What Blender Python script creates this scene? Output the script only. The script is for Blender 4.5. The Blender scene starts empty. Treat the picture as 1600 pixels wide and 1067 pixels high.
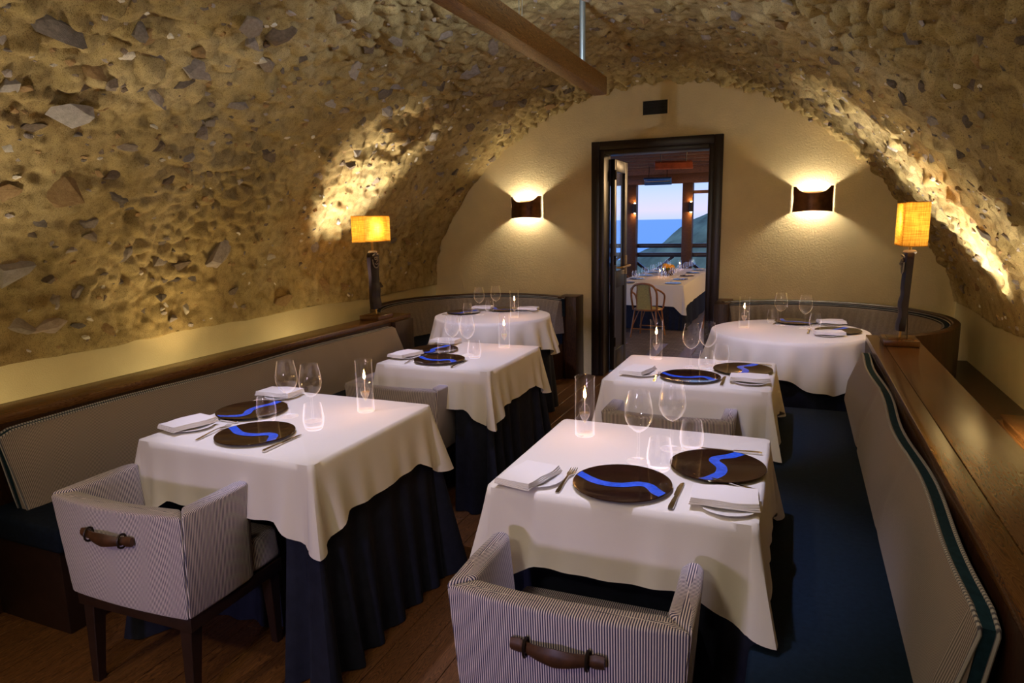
import bpy, bmesh, math, random
from mathutils import Vector, Matrix, noise
R = math.radians
random.seed(7)
S = bpy.context.scene
COL = S.collection

# ------------------------------------------------------------------ camera
cam_d = bpy.data.cameras.new('camera'); cam = bpy.data.objects.new('camera', cam_d); COL.objects.link(cam)
cam_d.sensor_width = 36.0; cam_d.lens = 23.579; cam_d.clip_start = 0.05; cam_d.clip_end = 100000
_r = Vector((0.92137652, 0.38814776, -0.02016494)); _u = Vector((-0.04989936, 0.16958354, 0.98425173)); _f = Vector((-0.38545475, 0.90586022, -0.17561862))
cam.matrix_world = Matrix(((_r.x, _u.x, -_f.x, 0), (_r.y, _u.y, -_f.y, 0), (_r.z, _u.z, -_f.z, 1.48), (0, 0, 0, 1)))
S.camera = cam
S.cycles.transparent_max_bounces = 32

# ------------------------------------------------------------------ view, world
vs = S.view_settings
vs.view_transform = 'Standard'; vs.look = 'None'; vs.exposure = 0.42; vs.gamma = 1.0; vs.use_curve_mapping = False
W = bpy.data.worlds.new('dusk_sky'); S.world = W; W.use_nodes = True
nt = W.node_tree; nt.nodes.clear()
_o = nt.nodes.new('ShaderNodeOutputWorld'); _b = nt.nodes.new('ShaderNodeBackground'); _c = nt.nodes.new('ShaderNodeTexCoord')
_s = nt.nodes.new('ShaderNodeSeparateXYZ'); _rp = nt.nodes.new('ShaderNodeValToRGB')
nt.links.new(_c.outputs['Generated'], _s.inputs[0]); nt.links.new(_s.outputs['Z'], _rp.inputs[0]); nt.links.new(_rp.outputs[0], _b.inputs[0]); nt.links.new(_b.outputs[0], _o.inputs[0])
_b.inputs[1].default_value = 1.1
_rp.color_ramp.elements[0].position = 0.0; _rp.color_ramp.elements[0].color = (0.42, 0.50, 0.85, 1)
_rp.color_ramp.elements[1].position = 0.5; _rp.color_ramp.elements[1].color = (0.10, 0.22, 0.62, 1)
for p, c in ((0.012, (0.56, 0.53, 0.80, 1)), (0.03, (0.48, 0.53, 0.84, 1)), (0.055, (0.34, 0.50, 0.88, 1)), (0.13, (0.28, 0.47, 0.90, 1))):
    e = _rp.color_ramp.elements.new(p); e.color = c

# ------------------------------------------------------------------ room lights (unseen overhead spots, up-lights behind the benches, added fill)
def spot(name, loc, to, watt, col, ang, blend=0.6, rad=0.03):
    d = bpy.data.lights.new(name, 'SPOT'); d.energy = watt; d.color = col; d.spot_size = R(ang); d.spot_blend = blend; d.shadow_soft_size = rad
    o = bpy.data.objects.new(name, d); COL.objects.link(o); o.location = loc
    o.rotation_euler = (Vector(to) - Vector(loc)).to_track_quat('-Z', 'Y').to_euler(); return o
def point(name, loc, watt, col, rad=0.02):
    d = bpy.data.lights.new(name, 'POINT'); d.energy = watt; d.color = col; d.shadow_soft_size = rad
    o = bpy.data.objects.new(name, d); COL.objects.link(o); o.location = loc; return o
COOL = (0.69, 0.67, 1.0); WARM = (1.0, 0.70, 0.34); NEUT = (1.0, 0.86, 0.66)
for a, b, w, ang in (
    ((-0.55, 1.75, 2.42), (-0.42, 1.98, 0.75), 62, 44),
    ((-1.98, 1.75, 2.40), (-1.73, 1.96, 0.75), 62, 44),
    ((-0.62, 2.72, 2.45), (-0.44, 3.28, 0.75), 62, 38),
    ((-1.75, 2.72, 2.45), (-1.72, 3.32, 0.75), 66, 38),
    ((-0.45, 3.05, 2.42), (-0.04, 4.66, 0.75), 90, 32),
    ((-1.85, 3.05, 2.45), (-2.22, 4.84, 0.75), 95, 30)):
    spot('table_spot', a, b, w, COOL, ang, 0.7, 0.02)
spot('unseen_rear_spot', (-1.0, -1.7, 1.15), (-1.15, 1.3, 0.30), 66, (0.78, 0.62, 1.0), 50, 0.8, 0.1)  # unseen lavender spot behind the camera, aimed at the chair backs
spot('unseen_rear_spot', (-0.7, -0.6, 2.30), (-1.0, 1.6, 0.60), 15, (1.0, 0.86, 0.66), 70, 0.9, 0.1)  # warm overhead fill added behind the camera, not a known fitting
spot('floor_spot', (-2.2, -0.6, 2.0), (-2.05, 0.95, 0.0), 34, (1.0, 0.76, 0.42), 46, 0.9, 0.05)
point('uplight_and_fill', (-1.14, 3.05, 2.324), 11.0, (0.74, 0.83, 1.0), 0.006)
for y_ in (-0.8, 0.3, 1.4): point('uplight_and_fill', (-0.85, y_, 2.36), 8.5, (1.0, 0.86, 0.62), 0.02)  # warm fill points added beside the beam, for bounce off the vault
for a, b, w, ang, c in (
    ((-3.12, 4.10, 0.50), (-3.02, 4.34, 2.02), 230, 42, (1.0, 0.90, 0.74)),
    ((-3.14, 1.35, 0.50), (-2.75, 1.45, 2.00), 55, 90, NEUT),
    ((-3.20, 2.90, 0.45), (-3.20, 2.90, 1.95), 12, 100, WARM),
    ((0.76, 4.20, 0.55), (0.80, 4.62, 1.85), 190, 64, (1.0, 0.90, 0.74)),
    ((0.78, 3.40, 0.55), (0.98, 3.85, 1.55), 45, 70, NEUT)):
    spot('bench_uplight', a, b, w, c, ang, 0.85, 0.03)
for y_ in (0.6, 1.7, 2.8, 3.9): point('ledge_gap_fill', (-3.12, y_, 0.52), 3.8, (1.0, 0.80, 0.45), 0.06)  # weak points added in the hidden gaps to light the lower plaster
for y_ in (2.4, 3.5, 4.7): point('ledge_gap_fill', (0.80, y_, 0.58), 4.0, (1.0, 0.78, 0.40), 0.06)
STONES = [(1.7, 1.8, 0.169, 0.088, 'd'), (1.61, 1.66, 0.054, 0.054, 'g'), (1.4, 1.75, 0.066, 0.066, 'l'), (1.32, 2.02, 0.156, 0.092, 'l'), (1.22, 1.92, 0.09, 0.054, 'd'), (0.85, 2.48, 0.189, 0.089, 'd'), (1.67, 2.46, 0.16, 0.07, 'g'), (1.67, 2.26, 0.122, 0.056, 'g'), (2.02, 2.49, 0.125, 0.096, 'g'), (2.02, 2.7, 0.123, 0.102, 'd'), (1.91, 2.62, 0.102, 0.061, 'g'), (1.49, 2.15, 0.075, 0.056, 'g'), (1.52, 2.05, 0.108, 0.063, 'b'), (1.46, 2.37, 0.11, 0.05, 'g'), (1.2, 3.3, 0.144, 0.078, 'd'), (1.29, 2.45, 0.037, 0.031, 'w'), (1.18, 2.52, 0.065, 0.054, 'd'), (1.0, 2.65, 0.069, 0.057, 'd'), (1.8, 2.09, 0.079, 0.061, 'd'), (1.58, 2.45, 0.101, 0.051, 'd'), (1.86, 1.86, 0.12, 0.048, 'b'), (1.37, 2.75, 0.056, 0.045, 'g'), (1.52, 2.82, 0.09, 0.045, 'g'), (1.09, 1.85, 0.045, 0.036, 'w'), (0.87, 1.9, 0.103, 0.084, 'b'), (0.89, 2.13, 0.161, 0.12, 'b'), (1.8, 2.81, 0.076, 0.065, 'g'), (1.29, 2.74, 0.09, 0.068, 'g'), (1.43, 2.04, 0.073, 0.045, 'd'), (2.24, 2.91, 0.074, 0.084, 'g'), (1.77, 2.17, 0.099, 0.072, 'b'), (0.98, 2.39, 0.128, 0.064, 'd'), (0.71, 2.09, 0.081, 0.051, 'd'), (0.71, 2.32, 0.076, 0.065, 'g'), (1.15, 2.38, 0.125, 0.042, 'g'), (1.77, 2.42, 0.097, 0.058, 'b'), (0.46, 1.99, 0.162, 0.112, 'l'), (0.19, 2.02, 0.136, 0.083, 'g'), (0.14, 2.16, 0.174, 0.087, 'p'), (0.31, 2.32, 0.101, 0.079, 'g'), (0.29, 2.21, 0.055, 0.055, 'g'), (0.52, 2.56, 0.082, 0.094, 'g'), (0.47, 3.25, 0.207, 0.165, 'g'), (0.46, 2.8, 0.075, 0.075, 'g'), (0.43, 2.96, 0.13, 0.078, 'd'), (0.32, 2.48, 0.029, 0.041, 'w'), (0.14, 3.02, 0.06, 0.054, 'w'), (0.17, 2.73, 0.038, 0.038, 'd'), (0.14, 2.33, 0.068, 0.034, 'd'), (0.43, 3.7, 0.106, 0.045, 'w'), (0.32, 2.93, 0.078, 0.033, 'd'), (0.34, 3.07, 0.08, 0.054, 'd'), (0.11, 3.87, 0.143, 0.095, 'b'), (0.47, 4.15, 0.098, 0.098, 'g'), (0.63, 2.34, 0.099, 0.055, 'g'), (0.34, 2.58, 0.072, 0.036, 'd'), (0.24, 2.82, 0.064, 0.051, 'd'), (0.1, 2.49, 0.095, 0.059, 'b'), (0.22, 3.4, 0.072, 0.058, 'd'), (0.15, 4.34, 0.138, 0.103, 'b'), (0.09, 2.91, 0.066, 0.046, 'g'), (0.65, 2.05, 0.061, 0.03, 'd'), (2.24, 2.92, 0.095, 0.063, 'g'), (2.12, 3.3, 0.083, 0.059, 'd'), (1.94, 3.4, 0.136, 0.062, 'l'), (2.29, 4.2, 0.142, 0.114, 'g'), (2.56, 4.02, 0.12, 0.094, 'g'), (2.44, 3.59, 0.11, 0.135, 'g'), (2.17, 3.99, 0.11, 0.083, 'd'), (1.7, 3.97, 0.129, 0.086, 'l'), (1.77, 4.16, 0.119, 0.074, 'l'), (1.83, 3.83, 0.083, 0.11, 'd'), (1.91, 3.86, 0.137, 0.069, 'g'), (1.49, 4.5, 0.081, 0.065, 'd'), (1.43, 4.28, 0.062, 0.047, 'g'), (1.49, 5.43, 0.132, 0.076, 'l'), (1.77, 5.49, 0.112, 0.075, 'd'), (1.83, 5.8, 0.117, 0.078, 'd'), (2.44, 5.4, 0.123, 0.105, 'd'), (2.52, 5.63, 0.109, 0.072, 'd'), (1.27, 5.58, 0.098, 0.059, 'd'), (1.07, 5.93, 0.105, 0.084, 'd'), (1.2, 4.1, 0.077, 0.062, 'd'), (1.55, 4.21, 0.076, 0.046, 'd'), (0.69, 4.34, 0.05, 0.033, 'w'), (1.4, 5.02, 0.036, 0.025, 'w'), (1.91, 4.25, 0.089, 0.075, 'l'), (2.09, 5.11, 0.103, 0.103, 'g'), (2.04, 4.24, 0.088, 0.088, 'd'), (1.58, 3.86, 0.085, 0.071, 'd'), (2.17, 5.42, 0.108, 0.09, 'd'), (1.77, 5.15, 0.106, 0.071, 'd'), (1.64, 3.49, 0.104, 0.052, 'l'), (1.32, 4.09, 0.122, 0.076, 'l'), (4.33, 3.55, 0.083, 0.083, 'b'), (4.82, 3.05, 0.077, 0.06, 'd'), (4.68, 3.39, 0.058, 0.077, 'd'), (4.57, 3.47, 0.08, 0.04, 'd'), (4.82, 3.18, 0.053, 0.036, 'd'), (5.11, 3.31, 0.082, 0.046, 'l'), (5.09, 4.59, 0.104, 0.078, 'l'), (4.7, 4.51, 0.091, 0.065, 'g'), (4.59, 3.81, 0.077, 0.066, 'd'), (4.88, 3.32, 0.037, 0.046, 'd'), (4.98, 3.07, 0.051, 0.042, 'd'), (5.18, 3.01, 0.066, 0.041, 'd'), (5.28, 3.26, 0.045, 0.036, 'd'), (4.92, 2.28, 0.049, 0.031, 'b'), (4.74, 2.56, 0.035, 0.028, 'l'), (5.03, 3.4, 0.057, 0.038, 'g'), (5.07, 2.1, 0.033, 0.033, 'd'), (5.09, 2.32, 0.049, 0.037, 'd'), (5.26, 3.94, 0.055, 0.055, 'g'), (5.48, 3.46, 0.076, 0.057, 'b'), (5.16, 3.49, 0.029, 0.019, 'd'), (4.43, 4.01, 0.07, 0.058, 'b'), (4.1, 4.93, 0.088, 0.059, 'd'), (4.86, 4.81, 0.069, 0.055, 'd'), (4.9, 4.36, 0.062, 0.037, 'l'), (5.28, 2.92, 0.04, 0.032, 'd'), (4.96, 3.31, 0.055, 0.055, 'd'), (5.28, 3.61, 0.06, 0.05, 'd'), (4.04, 3.76, 0.101, 0.067, 'g'), (3.77, 4.08, 0.075, 0.05, 'd'), (5.0, 2.28, 0.049, 0.03, 'd')]
PROFILE = [(-3.47, 0.85), (-3.46, 1.08), (-3.39, 1.31), (-3.157, 1.66), (-2.86, 2.0), (-2.38, 2.35), (-1.94, 2.534), (-1.58, 2.63), (-1.18, 2.66), (-0.8, 2.63), (-0.39, 2.5), (-0.087, 2.34), (0.208, 2.145), (0.5, 1.856), (0.794, 1.474), (0.99, 1.198), (1.09, 1.0), (1.15, 0.8)]

# ------------------------------------------------------------------ helpers
class MB:
    def __init__(s): s.v = []; s.f = []
    def add(s, v, f):
        n = len(s.v); s.v += [tuple(p) for p in v]; s.f += [tuple(i + n for i in q) for q in f]; return s
    def box(s, x0, x1, y0, y1, z0, z1):
        return s.add([(x0,y0,z0),(x1,y0,z0),(x1,y1,z0),(x0,y1,z0),(x0,y0,z1),(x1,y0,z1),(x1,y1,z1),(x0,y1,z1)],
                     [(0,3,2,1),(4,5,6,7),(0,1,5,4),(1,2,6,5),(2,3,7,6),(3,0,4,7)])
    def prism(s, bot, top, z0, z1):
        n = len(bot)
        v = [(x, y, z0) for x, y in bot] + [(x, y, z1) for x, y in top]
        return s.add(v, [tuple(range(n))[::-1], tuple(range(n, 2*n))] + [(i, (i+1) % n, n + (i+1) % n, n + i) for i in range(n)])
    def lathe(s, prof, n=24, c=(0,0,0), closed=False):
        v = []; f = []; m = len(prof)
        for r, z in prof:
            for k in range(n):
                a = 2*math.pi*k/n; v.append((c[0] + r*math.cos(a), c[1] + r*math.sin(a), c[2] + z))
        for j in range(m - 1 + (1 if closed else 0)):
            j2 = (j+1) % m
            for k in range(n):
                k2 = (k+1) % n; f.append((j*n+k, j*n+k2, j2*n+k2, j2*n+k))
        if not closed:
            if prof[0][0] > 1e-5: f.append(tuple(range(n))[::-1])
            if prof[-1][0] > 1e-5: f.append(tuple((m-1)*n + k for k in range(n)))
        return s.add(v, f)
    def tube(s, pts, r, n=8, cap=True):
        pts = [Vector(p) for p in pts]; rr = r if isinstance(r, (list, tuple)) else [r]*len(pts)
        v = []; f = []; m = len(pts); ref = None
        for i, p in enumerate(pts):
            t = (pts[min(i+1, m-1)] - pts[max(i-1, 0)]).normalized()
            if ref is None: ref = t.orthogonal().normalized()
            ref = (ref - t*ref.dot(t)).normalized(); b = t.cross(ref)
            for k in range(n):
                a = 2*math.pi*k/n; v.append(p + (ref*math.cos(a) + b*math.sin(a))*rr[i])
        for i in range(m-1):
            for k in range(n):
                k2 = (k+1) % n; f.append((i*n+k, i*n+k2, (i+1)*n+k2, (i+1)*n+k))
        if cap: f += [tuple(range(n))[::-1], tuple((m-1)*n+k for k in range(n))]
        return s.add(v, f)
    def loft(s, rings, closed=True, cap=True):
        n = len(rings[0]); v = [p for r in rings for p in r]; f = []
        for i in range(len(rings)-1):
            for k in range(n if closed else n-1):
                k2 = (k+1) % n; f.append((i*n+k, i*n+k2, (i+1)*n+k2, (i+1)*n+k))
        if cap and closed: f += [tuple(range(n))[::-1], tuple((len(rings)-1)*n+k for k in range(n))]
        return s.add(v, f)
    def build(s, name, mat, parent=None, smooth=False, bevel=0, seg=2, angle=35):
        me = bpy.data.meshes.new(name); me.from_pydata(s.v, [], s.f)
        bm = bmesh.new(); bm.from_mesh(me); bmesh.ops.recalc_face_normals(bm, faces=bm.faces)
        if bevel:
            es = [e for e in bm.edges if len(e.link_faces) == 2 and e.calc_face_angle(0) > R(25)]
            bmesh.ops.bevel(bm, geom=es, offset=bevel, segments=seg, affect='EDGES', profile=0.5, clamp_overlap=True)
        bm.to_mesh(me); bm.free()
        if smooth or bevel:
            for p in me.polygons: p.use_smooth = True
            if hasattr(me, 'set_sharp_from_angle'): me.set_sharp_from_angle(angle=R(angle))
        me.materials.append(mat)
        return link(name, me, parent)
def link(name, me, parent=None):
    o = bpy.data.objects.new(name, me); COL.objects.link(o)
    if parent: o.parent = parent
    return o
def thing(name, label, cat, loc=(0,0,0), rz=0, group=None):
    o = link(name, None); o.location = loc; o.rotation_euler = (0, 0, rz); return tag(o, label, cat, group)
def tag(o, label, cat, group=None):
    o['label'] = label; o['category'] = cat
    if group: o['group'] = group
    return o
def struct(o): o['kind'] = 'structure'; return o
def dup(root, loc, rz, label, group=None):
    r = root.copy(); COL.objects.link(r); r.location = loc; r.rotation_euler = (0, 0, rz); r['label'] = label
    if group: r['group'] = group
    for ch in list(root.children):
        c = ch.copy(); COL.objects.link(c); c.parent = r
        for g in list(ch.children):
            d = g.copy(); COL.objects.link(d); d.parent = c
    return r

# ------------------------------------------------------------------ materials
def new_mat(name):
    m = bpy.data.materials.new(name); m.use_nodes = True; t = m.node_tree
    return m, t, t.nodes['Principled BSDF']
def N(t, kind, **kw):
    n = t.nodes.new(kind)
    for k, v in kw.items(): setattr(n, k, v)
    return n
def ramp(t, src, stops):
    r = N(t, 'ShaderNodeValToRGB'); e = r.color_ramp.elements
    e[0].position, e[0].color = stops[0][0], (*stops[0][1], 1); e[1].position, e[1].color = stops[-1][0], (*stops[-1][1], 1)
    for p, c in stops[1:-1]: x = e.new(p); x.color = (*c, 1)
    t.links.new(src, r.inputs[0]); return r.outputs[0]
def noise_tex(t, scale, detail=4, rough=0.55, coord=None, vec=None):
    n = N(t, 'ShaderNodeTexNoise'); n.inputs['Scale'].default_value = scale; n.inputs['Detail'].default_value = detail; n.inputs['Roughness'].default_value = rough
    if vec is None:
        c = N(t, 'ShaderNodeTexCoord'); vec = c.outputs[coord or 'Object']
    t.links.new(vec, n.inputs['Vector']); return n.outputs['Fac']
def bump(t, b, height, strength, dist):
    n = N(t, 'ShaderNodeBump'); n.inputs['Strength'].default_value = strength; n.inputs['Distance'].default_value = dist
    t.links.new(height, n.inputs['Height']); t.links.new(n.outputs[0], b.inputs['Normal'])
def plain(name, col, rough=0.6, metal=0.0, spec=0.5, var=0.0, vscale=30, bmp=0.0, bscale=200):
    m, t, b = new_mat(name); b.inputs['Base Color'].default_value = (*col, 1); b.inputs['Roughness'].default_value = rough
    b.inputs['Metallic'].default_value = metal; b.inputs['Specular IOR Level'].default_value = spec
    if var:
        f = noise_tex(t, vscale)
        t.links.new(ramp(t, f, [(0.3, tuple(c*(1-var) for c in col)), (0.7, tuple(min(1, c*(1+var)) for c in col))]), b.inputs['Base Color'])
    if bmp: bump(t, b, noise_tex(t, bscale, 3), bmp, 0.002)
    return m
def wood(name, dark, light, rough=0.35, axis='Y', scale=1.0, spec=0.5, bmp=0.25):
    m, t, b = new_mat(name); c = N(t, 'ShaderNodeTexCoord'); mp = N(t, 'ShaderNodeMapping')
    st = {'X': (1.2, 14, 14), 'Y': (14, 1.2, 14), 'Z': (14, 14, 1.2)}[axis]
    mp.inputs['Scale'].default_value = tuple(v*scale for v in st)
    oi = N(t, 'ShaderNodeObjectInfo'); ad = N(t, 'ShaderNodeVectorMath', operation='ADD'); ml = N(t, 'ShaderNodeMath', operation='MULTIPLY'); ml.inputs[1].default_value = 37.0
    t.links.new(oi.outputs['Random'], ml.inputs[0]); t.links.new(c.outputs['Object'], mp.inputs[0]); t.links.new(mp.outputs[0], ad.inputs[0]); t.links.new(ml.outputs[0], ad.inputs[1])
    n1 = N(t, 'ShaderNodeTexNoise'); n1.inputs['Scale'].default_value = 1.6; n1.inputs['Detail'].default_value = 2; t.links.new(ad.outputs[0], n1.inputs['Vector'])
    # contour the noise into cathedral grain lines
    mu = N(t, 'ShaderNodeMath', operation='MULTIPLY'); mu.inputs[1].default_value = 26; t.links.new(n1.outputs['Fac'], mu.inputs[0])
    fr = N(t, 'ShaderNodeMath', operation='FRACT'); t.links.new(mu.outputs[0], fr.inputs[0])
    n2 = noise_tex(t, 9, 4, 0.6, vec=ad.outputs[0])
    mx = N(t, 'ShaderNodeMath', operation='MULTIPLY'); t.links.new(fr.outputs[0], mx.inputs[0]); t.links.new(n2, mx.inputs[1])
    t.links.new(ramp(t, mx.outputs[0], [(0.02, dark), (0.22, tuple((a+b2)/2 for a, b2 in zip(dark, light))), (0.55, light)]), b.inputs['Base Color'])
    b.inputs['Roughness'].default_value = rough; b.inputs['Specular IOR Level'].default_value = spec
    bump(t, b, mx.outputs[0], bmp, 0.002); return m
def striped(name, a, bcol, period, duty=0.5, mode='auto'):
    m, t, b = new_mat(name); c = N(t, 'ShaderNodeTexCoord'); s = N(t, 'ShaderNodeSeparateXYZ'); sn = N(t, 'ShaderNodeSeparateXYZ')
    t.links.new(c.outputs['Object'], s.inputs[0]); t.links.new(c.outputs['Normal'], sn.inputs[0])
    if mode == 'auto':
        ax = N(t, 'ShaderNodeMath', operation='ABSOLUTE'); ay = N(t, 'ShaderNodeMath', operation='ABSOLUTE')
        t.links.new(sn.outputs['X'], ax.inputs[0]); t.links.new(sn.outputs['Y'], ay.inputs[0])
        gt = N(t, 'ShaderNodeMath', operation='GREATER_THAN'); t.links.new(ax.outputs[0], gt.inputs[0]); t.links.new(ay.outputs[0], gt.inputs[1])
        mix = N(t, 'ShaderNodeMix'); t.links.new(gt.outputs[0], mix.inputs[0]); t.links.new(s.outputs['X'], mix.inputs[2]); t.links.new(s.outputs['Y'], mix.inputs[3]); src = mix.outputs[0]
    elif mode == 'uv':
        su = N(t, 'ShaderNodeSeparateXYZ'); t.links.new(c.outputs['UV'], su.inputs[0]); src = su.outputs['X']
    else: src = s.outputs[mode]
    d = N(t, 'ShaderNodeMath', operation='DIVIDE'); d.inputs[1].default_value = period; t.links.new(src, d.inputs[0])
    fr = N(t, 'ShaderNodeMath', operation='FRACT'); t.links.new(d.outputs[0], fr.inputs[0])
    t.links.new(ramp(t, fr.outputs[0], [(0.0, a), (duty - 0.06, a), (duty + 0.06, bcol), (0.94, bcol), (1.0, a)]), b.inputs['Base Color'])
    b.inputs['Roughness'].default_value = 0.85; b.inputs['Specular IOR Level'].default_value = 0.2
    try: b.inputs['Sheen Weight'].default_value = 0.15
    except Exception: pass
    return m
def glow(name, col, strength):
    m, t, b = new_mat(name); b.inputs['Base Color'].default_value = (*col, 1); b.inputs['Emission Color'].default_value = (*col, 1); b.inputs['Emission Strength'].default_value = strength; return m
def thin_glass(name, tint=(1, 1, 1), base=0.06, rough=0.0):
    m = bpy.data.materials.new(name); m.use_nodes = True; t = m.node_tree; t.nodes.clear()
    o = N(t, 'ShaderNodeOutputMaterial'); mx = N(t, 'ShaderNodeMixShader'); tr = N(t, 'ShaderNodeBsdfTransparent'); gl = N(t, 'ShaderNodeBsdfGlossy')
    tr.inputs[0].default_value = (*tint, 1); gl.inputs['Roughness'].default_value = rough; ash = N(t, 'ShaderNodeAddShader'); cm = N(t, 'ShaderNodeCombineColor')
    lw = N(t, 'ShaderNodeLayerWeight'); lw.inputs['Blend'].default_value = 0.5
    fr = N(t, 'ShaderNodeMath', operation='POWER'); fr.inputs[1].default_value = 3.4; t.links.new(lw.outputs['Facing'], fr.inputs[0])
    ad = N(t, 'ShaderNodeMath', operation='MULTIPLY_ADD'); ad.inputs[1].default_value = 0.6; ad.inputs[2].default_value = base; ad.use_clamp = True
    t.links.new(fr.outputs[0], ad.inputs[0]); [t.links.new(ad.outputs[0], cm.inputs[k_]) for k_ in range(3)]
    t.nodes.remove(mx); t.links.new(cm.outputs[0], gl.inputs[0]); t.links.new(tr.outputs[0], ash.inputs[0]); t.links.new(gl.outputs[0], ash.inputs[1]); t.links.new(ash.outputs[0], o.inputs[0])
    return m
def mortar_mat():
    m, t, b = new_mat('ochre_mortar'); c = N(t, 'ShaderNodeTexCoord')
    big = noise_tex(t, 1.3, 5, 0.6); mid = noise_tex(t, 14, 6, 0.7); fine = noise_tex(t, 210, 3, 0.75)
    base = ramp(t, big, [(0.32, (0.31, 0.215, 0.090)), (0.5, (0.46, 0.35, 0.155)), (0.68, (0.60, 0.48, 0.25))])
    pat = ramp(t, mid, [(0.30, (0.60, 0.55, 0.50)), (0.50, (1.0, 1.0, 1.0)), (0.72, (1.2, 1.18, 1.13))])
    sp = ramp(t, fine, [(0.36, (0.30, 0.27, 0.24)), (0.47, (1.0, 1.0, 1.0))])
    m1 = N(t, 'ShaderNodeMix', data_type='RGBA', blend_type='MULTIPLY'); m1.inputs[0].default_value = 1.0
    t.links.new(base, m1.inputs[6]); t.links.new(pat, m1.inputs[7])
    m2 = N(t, 'ShaderNodeMix', data_type='RGBA', blend_type='MULTIPLY'); m2.inputs[0].default_value = 0.8
    t.links.new(m1.outputs[2], m2.inputs[6]); t.links.new(sp, m2.inputs[7]); t.links.new(m2.outputs[2], b.inputs['Base Color'])
    b.inputs['Roughness'].default_value = 0.95; b.inputs['Specular IOR Level'].default_value = 0.15
    ad = N(t, 'ShaderNodeMath', operation='ADD'); t.links.new(mid, ad.inputs[0]); t.links.new(fine, ad.inputs[1]); bump(t, b, ad.outputs[0], 0.8, 0.008); return m
def plaster_mat(name, col, scale, strength):
    m, t, b = new_mat(name)
    f = noise_tex(t, scale, 3, 0.6); g = noise_tex(t, 3, 3)
    t.links.new(ramp(t, g, [(0.3, tuple(c*0.93 for c in col)), (0.7, tuple(c*1.05 for c in col))]), b.inputs['Base Color'])
    b.inputs['Roughness'].default_value = 0.75; b.inputs['Specular IOR Level'].default_value = 0.3; bump(t, b, f, strength, 0.006); return m
def stone_mat(name, a, bcol):
    m, t, b = new_mat(name); f = noise_tex(t, 7, 6, 0.7); g = noise_tex(t, 40, 4, 0.7)
    t.links.new(ramp(t, f, [(0.3, a), (0.7, bcol)]), b.inputs['Base Color']); b.inputs['Roughness'].default_value = 0.8; b.inputs['Specular IOR Level'].default_value = 0.3
    bump(t, b, g, 0.7, 0.02); return m
def shade_mat():
    m = bpy.data.materials.new('burlap_shade'); m.use_nodes = True; t = m.node_tree; t.nodes.clear()
    o = N(t, 'ShaderNodeOutputMaterial'); mx = N(t, 'ShaderNodeMixShader'); df = N(t, 'ShaderNodeBsdfDiffuse'); tl = N(t, 'ShaderNodeBsdfTranslucent')
    c = N(t, 'ShaderNodeTexCoord'); mp1 = N(t, 'ShaderNodeMapping'); mp1.inputs['Scale'].default_value = (260, 260, 14); mp2 = N(t, 'ShaderNodeMapping'); mp2.inputs['Scale'].default_value = (14, 14, 260)
    t.links.new(c.outputs['Object'], mp1.inputs[0]); t.links.new(c.outputs['Object'], mp2.inputs[0])
    a = noise_tex(t, 1, 2, vec=mp1.outputs[0]); b2 = noise_tex(t, 1, 2, vec=mp2.outputs[0])
    mu = N(t, 'ShaderNodeMath', operation='ADD'); t.links.new(a, mu.inputs[0]); t.links.new(b2, mu.inputs[1])
    col = ramp(t, mu.outputs[0], [(0.75/2+0.05, (0.42, 0.23, 0.03)), (0.6, (0.80, 0.47, 0.085))])
    hv = N(t, 'ShaderNodeMath', operation='MULTIPLY'); hv.inputs[1].default_value = 0.5
    t.links.new(mu.outputs[0], hv.inputs[0]); t.links.new(hv.outputs[0], t.nodes[col.node.name].inputs[0])
    t.links.new(col, df.inputs[0]); t.links.new(col, tl.inputs[0]); mx.inputs[0].default_value = 0.6
    t.links.new(df.outputs[0], mx.inputs[1]); t.links.new(tl.outputs[0], mx.inputs[2]); t.links.new(mx.outputs[0], o.inputs[0]); return m

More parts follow.
